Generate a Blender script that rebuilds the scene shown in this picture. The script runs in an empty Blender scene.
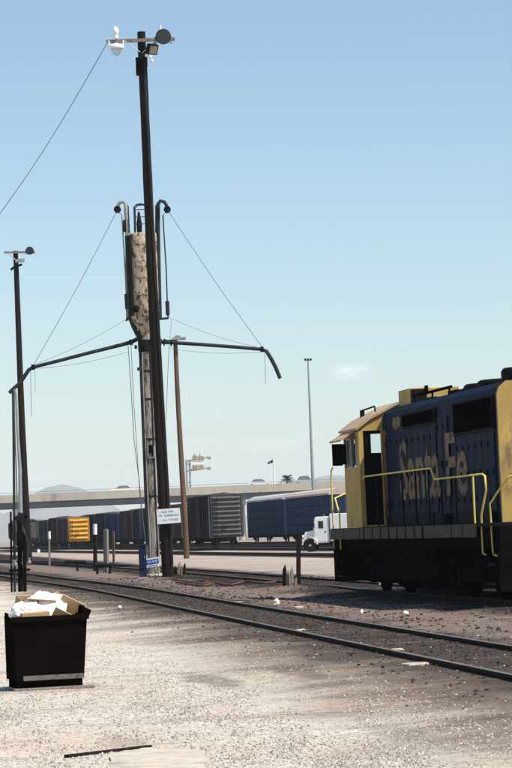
import bpy, math, random
from mathutils import Vector, Matrix, noise as mnz
random.seed(7)
R = math.radians
sc = bpy.context.scene
col = sc.collection

# ------------------------------------------------------------------ camera
EYE = Vector((0, 0, 1.8)); FPX = 2775.0
pitch, roll = math.atan(145 / FPX), R(2.43)
F = Vector((0, math.cos(pitch), math.sin(pitch)))
R0 = Vector((1, 0, 0)); U0 = Vector((0, -math.sin(pitch), math.cos(pitch)))
CR = R0 * math.cos(roll) - U0 * math.sin(roll)
CU = U0 * math.cos(roll) + R0 * math.sin(roll)
cd = bpy.data.cameras.new('camera'); cam = bpy.data.objects.new('camera', cd); col.objects.link(cam)
cd.sensor_fit = 'VERTICAL'; cd.sensor_height = 36; cd.lens = FPX / 768 * 36
cd.clip_start = 0.5; cd.clip_end = 30000
cam.matrix_world = Matrix.Translation(EYE) @ Matrix((CR, CU, -F)).transposed().to_4x4()
sc.camera = cam

def ray(px, py): return F * FPX + CR * (px - 256) - CU * (py - 384)
def at(px, py, d):
    v = ray(px, py); return EYE + v * (d / v.y)
def gnd(px, py, z=0.0):
    v = ray(px, py); return EYE + v * ((z - EYE.z) / v.z)

# ------------------------------------------------------------------ light
EL = 56
S = Vector((0.88 * math.cos(R(EL)), -0.475 * math.cos(R(EL)), math.sin(R(EL))))
w = bpy.data.worlds.new('World'); sc.world = w; w.use_nodes = True
nt = w.node_tree; nt.nodes.clear()
sky = nt.nodes.new('ShaderNodeTexSky'); sky.sky_type = 'NISHITA'; sky.sun_disc = False
sky.sun_elevation = R(EL); sky.sun_rotation = math.atan2(S.x, S.y)
sky.air_density = 1.0; sky.dust_density = 0.8; sky.ozone_density = 1.0; sky.altitude = 300
bg = nt.nodes.new('ShaderNodeBackground'); bg.inputs[1].default_value = 0.10
wo = nt.nodes.new('ShaderNodeOutputWorld')
# a few small faint fair-weather wisps, spread round the sky
def wn(t, **k):
    n = nt.nodes.new(t)
    for a_, v_ in k.items(): setattr(n, a_, v_)
    return n
tc = wn('ShaderNodeTexCoord'); nz = wn('ShaderNodeTexNoise'); nz.inputs['Scale'].default_value = 130; nz.inputs['Detail'].default_value = 6; nz.inputs['Roughness'].default_value = .6
nmp = wn('ShaderNodeMapping'); nmp.inputs['Scale'].default_value = (1, 1, 2.5)
nt.links.new(tc.outputs['Generated'], nmp.inputs[0]); nt.links.new(nmp.outputs[0], nz.inputs['Vector'])
acc = None
dirs = [(ray(352, 372), .0060, .0022, .62), (ray(278, 445), .0080, .0018, .34), (ray(318, 436), .0060, .0013, .16), (ray(30, 478), .009, .0016, .2)]
for az, el_, w_, h_ in ((70, 9, .02, .006), (130, 14, .03, .008), (200, 8, .02, .006), (260, 11, .03, .007), (310, 7, .02, .005), (20, 16, .02, .006)):
    dirs.append((Vector((math.cos(R(el_)) * math.sin(R(az)), math.cos(R(el_)) * math.cos(R(az)), math.sin(R(el_)))), w_, h_, .5))
for dv, ww, hh, st_ in dirs:
    dv = dv.normalized(); rx = Vector((dv.y, -dv.x, 0)).normalized(); uy = rx.cross(dv)
    sb_ = wn('ShaderNodeVectorMath', operation='SUBTRACT'); sb_.inputs[1].default_value = dv; nt.links.new(tc.outputs['Generated'], sb_.inputs[0])
    terms = []
    for ax_, k_ in ((rx, ww), (uy, hh), (dv, .3)):
        dp = wn('ShaderNodeVectorMath', operation='DOT_PRODUCT'); dp.inputs[1].default_value = ax_ / k_; nt.links.new(sb_.outputs[0], dp.inputs[0])
        sq = wn('ShaderNodeMath', operation='MULTIPLY'); nt.links.new(dp.outputs['Value'], sq.inputs[0]); nt.links.new(dp.outputs['Value'], sq.inputs[1]); terms.append(sq.outputs[0])
    a1 = wn('ShaderNodeMath', operation='ADD'); nt.links.new(terms[0], a1.inputs[0]); nt.links.new(terms[1], a1.inputs[1])
    a2 = wn('ShaderNodeMath', operation='ADD'); nt.links.new(a1.outputs[0], a2.inputs[0]); nt.links.new(terms[2], a2.inputs[1])
    ng = wn('ShaderNodeMath', operation='MULTIPLY'); nt.links.new(a2.outputs[0], ng.inputs[0]); ng.inputs[1].default_value = -1
    ex = wn('ShaderNodeMath', operation='EXPONENT'); nt.links.new(ng.outputs[0], ex.inputs[0])
    ml = wn('ShaderNodeMath', operation='MULTIPLY'); nt.links.new(ex.outputs[0], ml.inputs[0]); ml.inputs[1].default_value = st_
    if acc is None: acc = ml.outputs[0]
    else:
        mxm = wn('ShaderNodeMath', operation='MAXIMUM'); nt.links.new(acc, mxm.inputs[0]); nt.links.new(ml.outputs[0], mxm.inputs[1]); acc = mxm.outputs[0]
cr = wn('ShaderNodeMapRange'); cr.inputs[1].default_value = .36; cr.inputs[2].default_value = .66; nt.links.new(nz.outputs['Fac'], cr.inputs[0])
fm_ = wn('ShaderNodeMath', operation='MULTIPLY'); nt.links.new(acc, fm_.inputs[0]); nt.links.new(cr.outputs[0], fm_.inputs[1])
mx = wn('ShaderNodeMix', data_type='RGBA'); mx.inputs[7].default_value = (9.6, 9.3, 9.3, 1)
nt.links.new(fm_.outputs[0], mx.inputs[0]); nt.links.new(sky.outputs[0], mx.inputs[6]); tn = wn('ShaderNodeMix', data_type='RGBA', blend_type='MULTIPLY'); tn.inputs[0].default_value = 1; tn.inputs[7].default_value = (.92, 1.0, 1.03, 1)
nt.links.new(mx.outputs[2], tn.inputs[6]); nt.links.new(tn.outputs[2], bg.inputs[0])
nt.links.new(bg.outputs[0], wo.inputs[0])
sd = bpy.data.lights.new('sun', 'SUN'); sd.energy = 4.8; sd.angle = R(.53); sd.color = (1, .955, .88)
so = bpy.data.objects.new('sun', sd); col.objects.link(so)
so.rotation_euler = S.to_track_quat('Z', 'Y').to_euler()
vs = sc.view_settings
vs.view_transform = 'Standard'; vs.look = 'None'; vs.gamma = 1; vs.use_curve_mapping = False; vs.exposure = 0.46
sc.cycles.max_bounces = 6; sc.cycles.volume_bounces = 1

# ------------------------------------------------------------------ materials
def mat(name, c, rough=.75, metal=0.0, var=.25, scale=3.0, c2=None, amt=.0, bump=.15, bscale=None, stretch=(1, 1, 1), spec=.10, rnd=0.0, s2=None):
    """paint / wood / stone: base colour with fine variation, second colour in worn patches, bump"""
    m = bpy.data.materials.new(name); m.use_nodes = True
    t = m.node_tree; N = t.nodes; L = t.links; b = N['Principled BSDF']
    b.inputs['Roughness'].default_value = rough; b.inputs['Metallic'].default_value = metal
    b.inputs['Specular IOR Level'].default_value = spec
    co = N.new('ShaderNodeTexCoord'); mp = N.new('ShaderNodeMapping'); mp.inputs['Scale'].default_value = stretch
    L.new(co.outputs['Object'], mp.inputs[0])
    oi = N.new('ShaderNodeObjectInfo')
    vm = N.new('ShaderNodeVectorMath'); vm.operation = 'MULTIPLY_ADD'; vm.inputs[1].default_value = (1, 1, 1)
    sv = N.new('ShaderNodeVectorMath'); sv.operation = 'SCALE'; sv.inputs[0].default_value = (37, 53, 71)
    L.new(oi.outputs['Random'], sv.inputs['Scale']); L.new(mp.outputs[0], vm.inputs[0]); L.new(sv.outputs[0], vm.inputs[2])
    n1 = N.new('ShaderNodeTexNoise'); n1.inputs['Scale'].default_value = scale; n1.inputs['Detail'].default_value = 8; n1.inputs['Roughness'].default_value = .65
    L.new(vm.outputs[0], n1.inputs['Vector'])
    r1 = N.new('ShaderNodeValToRGB'); e = r1.color_ramp.elements
    e[0].position = .3; e[1].position = .72
    e[0].color = [x * (1 - var) for x in c] + [1]; e[1].color = [min(1, x * (1 + var)) for x in c] + [1]
    L.new(n1.outputs['Fac'], r1.inputs[0]); out = r1.outputs[0]
    if c2 is not None:
        n2 = N.new('ShaderNodeTexNoise'); n2.inputs['Scale'].default_value = s2 or scale * .45; n2.inputs['Detail'].default_value = 9; n2.inputs['Roughness'].default_value = .7
        L.new(vm.outputs[0], n2.inputs['Vector'])
        r2 = N.new('ShaderNodeValToRGB'); r2.color_ramp.elements[0].position = .62 - amt * .5; r2.color_ramp.elements[1].position = .74 - amt * .5
        L.new(n2.outputs['Fac'], r2.inputs[0])
        mxx = N.new('ShaderNodeMix'); mxx.data_type = 'RGBA'; mxx.inputs[7].default_value = list(c2) + [1]
        L.new(r2.outputs[0], mxx.inputs[0]); L.new(out, mxx.inputs[6]); out = mxx.outputs[2]
    if rnd:
        h = N.new('ShaderNodeHueSaturation'); mr = N.new('ShaderNodeMapRange')
        mr.inputs[3].default_value = 1 - rnd; mr.inputs[4].default_value = 1 + rnd
        L.new(oi.outputs['Random'], mr.inputs[0]); L.new(mr.outputs[0], h.inputs['Value']); L.new(out, h.inputs['Color']); out = h.outputs[0]
    L.new(out, b.inputs['Base Color'])
    if bump:
        bn = N.new('ShaderNodeBump'); bn.inputs['Strength'].default_value = bump; bn.inputs['Distance'].default_value = .03
        n3 = N.new('ShaderNodeTexNoise'); n3.inputs['Scale'].default_value = bscale or scale * 4; n3.inputs['Detail'].default_value = 5
        L.new(vm.outputs[0], n3.inputs['Vector']); L.new(n3.outputs['Fac'], bn.inputs['Height']); L.new(bn.outputs[0], b.inputs['Normal'])
    return m

M = {}
M['blue'] = mat('loco_blue', (.0065, .0145, .040), .65, var=.55, scale=2.2, s2=.9, c2=(.0045, .005, .007), amt=.24, stretch=(1.6, 1.6, .35), bump=.06, spec=.05)
M['yellow'] = mat('loco_yellow', (.45, .30, .095), .7, var=.25, scale=2, c2=(.13, .10, .07), amt=.22, stretch=(1, 1, .5), bump=.06)
M['yellow_worn'] = mat('worn_yellow_lettering', (.17, .115, .05), .6, var=.4, scale=3, c2=(.012, .015, .025), amt=.22, stretch=(2, 2, .3), bump=.0)
M['rail_paint'] = mat('handrail_paint', (.74, .56, .12), .45, var=.1, bump=0)
M['black'] = mat('grimy_black', (.006, .0055, .0055), .8, var=.4, c2=(.014, .011, .009), amt=.1, bump=.1, spec=.0)
M['dark_steel'] = mat('dark_steel', (.011, .0105, .0105), .75, spec=.05, metal=.0, var=.3, bump=.1)
M['grille'] = mat('grille_black', (.003, .003, .0035), .8, var=.2, bump=0, spec=0)
M['cabroof'] = mat('cab_roof_dust', (.42, .31, .20), .8, var=.15, c2=(.3, .2, .1), amt=.1, bump=.05)
M['stripe'] = mat('sill_stripe_paint', (.06, .052, .04), .7, var=.3, scale=5, c2=(.05, .045, .04), amt=.12, bump=.05)
M['creosote'] = mat('creosote_wood', (.016, .011, .009), .85, var=.45, scale=3, c2=(.042, .030, .023), amt=.13, stretch=(9, 9, .25), bump=.5, bscale=5)
M['brownwood'] = mat('brown_pole_wood', (.13, .075, .048), .85, var=.4, scale=3, c2=(.24, .16, .11), amt=.15, stretch=(9, 9, .2), bump=.5, bscale=5)
M['greywood'] = mat('grey_weathered_wood', (.22, .19, .16), .9, var=.4, scale=3, c2=(.07, .055, .045), amt=.14, stretch=(7, 7, .3), bump=.5, bscale=6)
M['tie'] = mat('tie_wood', (.075, .056, .045), .95, var=.4, scale=4, c2=(.17, .14, .11), amt=.12, bump=.4, rnd=.4)
M['tower'] = mat('tower_pale_paint', (.26, .23, .195), .85, var=.5, scale=4, c2=(.045, .035, .028), amt=.26, stretch=(2.2, 2.2, .5), bump=.5, s2=2.6)
M['tank'] = mat('sand_tank_steel', (.46, .37, .27), .75, var=.35, scale=3, c2=(.05, .035, .025), amt=.27, stretch=(1.6, 1.6, .8), bump=.35, s2=3.6)
M['pipe'] = mat('black_pipe', (.03, .033, .034), .5, var=.3, bump=.05)
M['paleiron'] = mat('pale_painted_iron', (.30, .29, .27), .6, var=.3, c2=(.09, .07, .05), amt=.12, bump=.1)
M['wire'] = mat('wire_cable', (.10, .105, .11), .6, var=.1, bump=0)
M['galv'] = mat('galvanised_steel', (.33, .35, .36), .45, metal=.4, var=.2, bump=.05)
M['white'] = mat('white_paint', (.76, .76, .73), .6, var=.07, c2=(.5, .46, .4), amt=.0, bump=.03)
M['porcelain'] = mat('white_porcelain', (.8, .8, .78), .25, var=.05, bump=0)
M['inkgrey'] = mat('grey_blue_ink', (.25, .29, .38), .7, var=.1, bump=0)
M['inkblue'] = mat('sign_blue', (.03, .09, .33), .6, var=.1, bump=0)
M['navy'] = mat('navy_paint', (.010, .018, .045), .55, var=.3, c2=(.06, .05, .045), amt=.12, bump=.05)
M['rust'] = mat('rusty_rail', (.045, .030, .023), .9, var=.35, scale=6, c2=(.085, .055, .04), amt=.10, bump=.2, spec=.04)
M['railtop'] = mat('worn_rail_top', (.17, .155, .145), .55, metal=.4, var=.2, scale=2, c2=(.12, .09, .07), amt=.2, bump=0)
M['concrete'] = mat('bridge_concrete', (.50, .45, .37), .9, var=.12, scale=.4, c2=(.3, .27, .24), amt=.05, stretch=(1, 1, .3), bump=.05)
M['girder'] = mat('girder_grey', (.19, .20, .20), .8, var=.15, scale=.3, bump=.03)
M['slab'] = mat('pale_concrete_slab', (.46, .41, .34), .9, var=.2, scale=5, c2=(.30, .26, .21), amt=.18, bump=.4)
M['bin'] = mat('bin_dark_paint', (.006, .0045, .004), .8, var=.4, scale=4, c2=(.014, .009, .007), amt=.08, bump=.1, spec=.0)
M['ledge'] = mat('scraped_steel_ledge', (.14, .125, .11), .8, var=.4, scale=9, c2=(.03, .022, .018), amt=.2, bump=.2)
M['card'] = mat('cardboard', (.50, .33, .17), .9, var=.12, scale=5, bump=.05, rnd=.2)
M['cardin'] = mat('cardboard_pale', (.60, .44, .26), .9, var=.1, scale=5, bump=.03)
M['paper'] = mat('white_paper', (.80, .79, .76), .9, var=.06, scale=4, bump=.1)
M['bag'] = mat('pale_plastic_bag', (.66, .70, .72), .4, var=.1, scale=6, bump=.3)
M['hose'] = mat('red_brown_hose', (.12, .055, .04), .8, var=.3, bump=.1)
M['stone'] = mat('loose_stone', (.42, .375, .315), .95, var=.65, scale=22, bump=.3)
M['tyre'] = mat('tyre_rubber', (.015, .015, .015), .85, var=.3, bump=.1)
M['hubgrey'] = mat('wheel_steel', (.12, .11, .1), .7, var=.3, bump=.1)
M['carwhite'] = mat('car_white', (.72, .72, .70), .3, var=.03, bump=0)
M['carsilver'] = mat('car_silver', (.40, .42, .44), .3, var=.03, bump=0)
M['palm'] = mat('palm_leaf', (.055, .075, .035), .6, var=.4, bump=0)
M['signback'] = mat('sign_back_tan', (.33, .27, .19), .7, var=.2, scale=1, bump=.03)
M['flag'] = mat('dark_flag_cloth', (.06, .05, .09), .9, var=.3, bump=.1)
M['hill'] = mat('hill_scrub', (.17, .155, .13), 1, var=.3, scale=.003, c2=(.08, .085, .05), amt=.2, bump=.0)
def glass(name, c, rough=.05, trans=0.0):
    m = bpy.data.materials.new(name); m.use_nodes = True; b = m.node_tree.nodes['Principled BSDF']
    b.inputs['Base Color'].default_value = (*c, 1); b.inputs['Roughness'].default_value = rough
    b.inputs['Transmission Weight'].default_value = trans; b.inputs['IOR'].default_value = 1.45 if not trans else 1.05
    return m
M['glass'] = glass('clear_glass', (.9, .95, .95), .02, 1.0)
M['darkglass'] = glass('dark_glass', (.012, .015, .018), .08)
M['carglass'] = glass('car_window_glass', (.16, .19, .21), .1)
M['lens'] = glass('floodlight_lens', (.035, .05, .055), .15)

# ------------------------------------------------------------------ mesh helpers
class MB:
    def __init__(s): s.v = []; s.f = []; s.sm = []; s.mi = []
    def add(s, vs, fs, smooth=False, mi=0):
        o = len(s.v); s.v += [Vector(v) for v in vs]
        for f in fs: s.f.append([i + o for i in f]); s.sm.append(smooth); s.mi.append(mi)
        return s
    def bx(s, x0, x1, y0, y1, z0, z1, mi=0):
        return s.add([(x0, y0, z0), (x1, y0, z0), (x1, y1, z0), (x0, y1, z0), (x0, y0, z1), (x1, y0, z1), (x1, y1, z1), (x0, y1, z1)],
                     [(0, 3, 2, 1), (4, 5, 6, 7), (0, 1, 5, 4), (1, 2, 6, 5), (2, 3, 7, 6), (3, 0, 4, 7)], mi=mi)
    def obox(s, c, ax, ay, az, sx, sy, sz):
        """box at c with unit axes ax, ay, az and full sizes"""
        c = Vector(c); A, B, C = Vector(ax) * sx / 2, Vector(ay) * sy / 2, Vector(az) * sz / 2
        return s.add([c - A - B - C, c + A - B - C, c + A + B - C, c - A + B - C, c - A - B + C, c + A - B + C, c + A + B + C, c - A + B + C],
                     [(0, 3, 2, 1), (4, 5, 6, 7), (0, 1, 5, 4), (1, 2, 6, 5), (2, 3, 7, 6), (3, 0, 4, 7)])
    def prism(s, poly, a0, a1, ax='x'):
        """poly: 2-D outline; ax 'x': (y,z) extruded along x; 'y': (x,z) along y; 'z': (x,y) along z"""
        n = len(poly)
        def P(p, a): return (a, p[0], p[1]) if ax == 'x' else (p[0], a, p[1]) if ax == 'y' else (p[0], p[1], a)
        return s.add([P(p, a0) for p in poly] + [P(p, a1) for p in poly],
                     [list(range(n))[::-1], [n + i for i in range(n)]] + [(i, (i + 1) % n, n + (i + 1) % n, n + i) for i in range(n)])
    def tube(s, pts, r, n=8, cap=True, smooth=True, closed=False):
        pts = [Vector(p) for p in pts]; m = len(pts)
        rs = r if isinstance(r, (list, tuple)) else [r] * m
        vs, fs = [], []; up = None
        for i, p in enumerate(pts):
            t = (pts[min(i + 1, m - 1)] - pts[max(i - 1, 0)]).normalized()
            if up is None: up = Vector((0, 0, 1)) if abs(t.z) < .9 else Vector((1, 0, 0))
            a = (up - t * up.dot(t)).normalized(); b = t.cross(a); up = a
            for k in range(n):
                q = 2 * math.pi * k / n; vs.append(p + (a * math.cos(q) + b * math.sin(q)) * rs[i])
        for i in range(m - 1):
            for k in range(n): fs.append((i * n + k, i * n + (k + 1) % n, (i + 1) * n + (k + 1) % n, (i + 1) * n + k))
        s.add(vs, fs, smooth)
        if cap:
            s.add(vs[:n], [list(range(n))[::-1]]); s.add(vs[-n:], [list(range(n))])
        return s
    def cyl(s, p0, p1, r0, r1=None, n=10, smooth=True): return s.tube([p0, p1], [r0, r0 if r1 is None else r1], n, True, smooth)
    def lathe(s, base, axis, prof, n=14, smooth=True):
        """prof: (distance along axis, radius)"""
        axis = Vector(axis).normalized(); base = Vector(base)
        return s.tube([base + axis * h for h, _ in prof], [max(r, .001) for _, r in prof], n, True, smooth)
    def mesh(s, name, mats, origin=None):
        me = bpy.data.meshes.new(name); o = Vector(origin) if origin is not None else Vector()
        me.from_pydata([tuple(v - o) for v in s.v], [], s.f)
        me.polygons.foreach_set('use_smooth', s.sm); me.polygons.foreach_set('material_index', s.mi)
        for m in (mats if isinstance(mats, (list, tuple)) else [mats]): me.materials.append(m)
        me.update(); return me
    def build(s, name, m, parent=None, origin=None, bevel=0):
        ob = bpy.data.objects.new(name, s.mesh(name, m, origin)); col.objects.link(ob)
        if parent: ob.parent = parent
        elif origin is not None: ob.location = origin
        if bevel:
            b = ob.modifiers.new('bevel', 'BEVEL'); b.width = bevel; b.segments = 2; b.limit_method = 'ANGLE'
        return ob
def tag(o, label=None, cat=None, group=None, kind=None):
    if label: o['label'] = label
    if cat: o['category'] = cat
    if group: o['group'] = group
    if kind: o['kind'] = kind
    return o
def thing(name, loc, label, cat, group=None, rz=0):
    o = bpy.data.objects.new(name, None); col.objects.link(o); o.location = loc; o.rotation_euler = (0, 0, rz)
    o.empty_display_size = .3
    return tag(o, label, cat, group)
def share(name, me, parent, loc=(0, 0, 0), rot=(0, 0, 0)):
    o = bpy.data.objects.new(name, me); col.objects.link(o); o.parent = parent; o.location = loc; o.rotation_euler = rot; return o

# ------------------------------------------------------------------ ground
D1 = Vector((-.138, .9904, 0)).normalized(); M1 = Vector((D1.y, -D1.x, 0))      # the near track
P1 = Vector((3.25, 30.2, 0))
D2 = Vector((-.162, .9868, 0)).normalized(); M2 = Vector((D2.y, -D2.x, 0))      # the yard tracks and the engine
YAW = math.atan2(D2.y, D2.x)

def ground_mat():
    m = bpy.data.materials.new('yard_dirt'); m.use_nodes = True; t = m.node_tree; N = t.nodes; L = t.links; b = N['Principled BSDF']
    b.inputs['Roughness'].default_value = .95; b.inputs['Specular IOR Level'].default_value = .1
    g = N.new('ShaderNodeNewGeometry')
    def noise(scale, det=6, ro=.6, st=None):
        n = N.new('ShaderNodeTexNoise'); n.inputs['Scale'].default_value = scale; n.inputs['Detail'].default_value = det; n.inputs['Roughness'].default_value = ro
        if st:
            mp = N.new('ShaderNodeMapping'); mp.inputs['Scale'].default_value = st; mp.inputs['Rotation'].default_value = (0, 0, -YAW)
            L.new(g.outputs['Position'], mp.inputs[0]); L.new(mp.outputs[0], n.inputs['Vector'])
        else: L.new(g.outputs['Position'], n.inputs['Vector'])
        return n.outputs['Fac']
    def math_(op, a, bb, c=None):
        n = N.new('ShaderNodeMath'); n.operation = op
        for i, x in enumerate((a, bb, c)):
            if x is None: continue
            if isinstance(x, (int, float)): n.inputs[i].default_value = x
            else: L.new(x, n.inputs[i])
        return n.outputs[0]
    def mix(f, a, bb, mode='MIX'):
        n = N.new('ShaderNodeMix'); n.data_type = 'RGBA'; n.blend_type = mode
        for i, x in ((0, f), (6, a), (7, bb)):
            if isinstance(x, (int, float)): n.inputs[i].default_value = x
            elif isinstance(x, tuple): n.inputs[i].default_value = (*x, 1)
            else: L.new(x, n.inputs[i])
        return n.outputs[2]
    def ramp(f, stops):
        n = N.new('ShaderNodeValToRGB'); e = n.color_ramp.elements
        while len(e) < len(stops): e.new(.5)
        for el, (p, c) in zip(e, stops): el.position = p; el.color = (*c, 1) if isinstance(c, tuple) else (c, c, c, 1)
        L.new(f, n.inputs[0]); return n.outputs[0]
    vs_ = N.new('ShaderNodeVectorMath'); vs_.operation = 'SUBTRACT'; vs_.inputs[1].default_value = P1; L.new(g.outputs['Position'], vs_.inputs[0])
    dt = N.new('ShaderNodeVectorMath'); dt.operation = 'DOT_PRODUCT'; dt.inputs[1].default_value = M1; L.new(vs_.outputs[0], dt.inputs[0])
    warp = math_('SUBTRACT', noise(.35, 7, .62), .5)
    u = math_('MULTIPLY_ADD', warp, 4.2, dt.outputs['Value'])
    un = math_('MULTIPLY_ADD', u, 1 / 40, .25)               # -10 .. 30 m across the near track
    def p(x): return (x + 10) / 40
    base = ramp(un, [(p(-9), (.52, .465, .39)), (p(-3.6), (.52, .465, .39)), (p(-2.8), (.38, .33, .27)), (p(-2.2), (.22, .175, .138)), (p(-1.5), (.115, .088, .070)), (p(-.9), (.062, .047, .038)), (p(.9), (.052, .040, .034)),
                     (p(1.6), (.17, .128, .108)), (p(3.4), (.19, .138, .114)), (p(4.2), (.026, .020, .017)), (p(7.8), (.024, .019, .016)),  # engine-track band: oily dirt plus the engine's shadow painted into the colour
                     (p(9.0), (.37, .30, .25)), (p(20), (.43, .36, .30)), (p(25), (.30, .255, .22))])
    # oil and cinder patches of their own shape, drawn out along the tracks
    oil = ramp(noise(.55, 9, .75, (.5, 1.1, 1)), [(.53, 0.0), (.63, .8)])
    base = mix(oil, base, mix(.62, base, (.045, .037, .032)))
    pale = ramp(noise(.9, 8, .68, (.4, 1.2, 1)), [(.56, 0.0), (.72, .55)])
    base = mix(pale, base, mix(1.0, base, (1.55, 1.52, 1.5), 'MULTIPLY'))
    red = ramp(noise(.28, 5, .6), [(.55, 0.0), (.70, .42)])
    base = mix(red, base, mix(1.0, base, (1.12, .74, .62), 'MULTIPLY'))
    strip = ramp(noise(1.0, 5, .6, (.03, .75, 1)), [(.34, .62), (.52, 1.0), (.68, 1.12)])
    base = mix(ramp(un, [(p(1.5), 0.0), (p(5), 1.0)]), base, mix(1.0, base, strip, 'MULTIPLY'))
    # old spills of oil, each with its own place and outline
    for (px_, py_, ra, rb, k) in ((335, 663, 2.6, .42, .8), (212, 681, 2.2, .34, .62), (440, 676, 1.6, .35, .6), (300, 676, 2.0, .25, .5), (150, 606, 7.0, .5, .7), (60, 597, 8.0, .6, .65), (470, 706, 1.2, .3, .45), (260, 640, 4.0, .4, .6), (120, 743, 1.0, .22, .3), (400, 735, 1.3, .25, .3)):
        c = gnd(px_, py_)
        sv = N.new('ShaderNodeVectorMath'); sv.operation = 'SUBTRACT'; sv.inputs[1].default_value = (c.x, c.y, 0); L.new(g.outputs['Position'], sv.inputs[0])
        q = []
        for ax_, r_ in ((D1, ra), (M1, rb)):
            dp = N.new('ShaderNodeVectorMath'); dp.operation = 'DOT_PRODUCT'; dp.inputs[1].default_value = ax_ / r_; L.new(sv.outputs[0], dp.inputs[0]); q.append(math_('POWER', math_('ABSOLUTE', dp.outputs['Value'], 0), 2))
        rr = math_('ADD', math_('ADD', q[0], q[1]), math_('MULTIPLY', math_('SUBTRACT', noise(1.6, 8, .7), .5), 3.2))
        base = mix(ramp(rr, [(.25, k), (1.0, 0.0)]), base, (.075, .060, .050))
    fine = ramp(noise(9, 9, .75), [(.28, .50), (.50, 1.0), (.76, 1.35)])
    base = mix(1.0, base, fine, 'MULTIPLY')
    vo = N.new('ShaderNodeTexVoronoi'); vo.inputs['Scale'].default_value = 26; L.new(g.outputs['Position'], vo.inputs['Vector'])
    sp = ramp(vo.outputs['Color'], [(.12, .55), (.35, 1.0), (.8, 1.0), (.95, 1.25)])
    base = mix(.75, base, sp, 'MULTIPLY')
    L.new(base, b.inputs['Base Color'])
    bn = N.new('ShaderNodeBump'); bn.inputs['Strength'].default_value = .55; bn.inputs['Distance'].default_value = .05
    h = math_('ADD', noise(14, 8, .7), math_('MULTIPLY', noise(2.2, 6, .6), 1.4))
    L.new(h, bn.inputs['Height']); L.new(bn.outputs[0], b.inputs['Normal'])
    return m
M['ground'] = ground_mat()

def relief(x, y):
    """gentle unevenness of the yard, fading away with distance and on the tracks"""
    u1 = (Vector((x, y, 0)) - P1).dot(M1)
    a = .022 * mnz.noise(Vector((x * .8, y * .16, 1.3))) + .012 * mnz.noise(Vector((x * 2.3, y * .7, 5.1)))
    k = max(0, min(1, (abs(u1) - 1.7) / 1.5)) if u1 < 3 else max(0, min(1, (abs(u1 - 6) - 1.6) / 1.2))
    return a * k + .082 - .072 * k
stake_c = gnd(292, 591)
def hz(x, y):
    fade = max(0, min(1, (140 - y) / 60)) if y < 140 else 0
    z = (relief(x, y)) * fade
    dx, dy = x - stake_c.x, y - stake_c.y
    z += .14 * math.exp(-(dx * dx / .9 + dy * dy / 9))
    return z
gm = MB()
xs = [-9000, -3000, -900, -300, -120, -60, -34] + [-24 + .45 * i for i in range(107)] + [30, 60, 120, 300, 900, 3000, 9000]
ys = [-300, -40, 6] + [16 + .8 * i for i in range(170)] + [155, 175, 200, 240, 300, 400, 600, 1000, 2500, 5000, 12000]
gv = [(x, y, hz(x, y) if 16 <= y < 152 and -24.5 < x < 24.5 else 0) for y in ys for x in xs]
nx = len(xs)
gm.add(gv, [(j * nx + i, j * nx + i + 1, (j + 1) * nx + i + 1, (j + 1) * nx + i) for j in range(len(ys) - 1) for i in range(nx - 1)], True)
g_ = tag(gm.build('ground', M['ground']), kind='structure'); g_['label'] = 'pale gravel and dirt yard ground'

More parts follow.
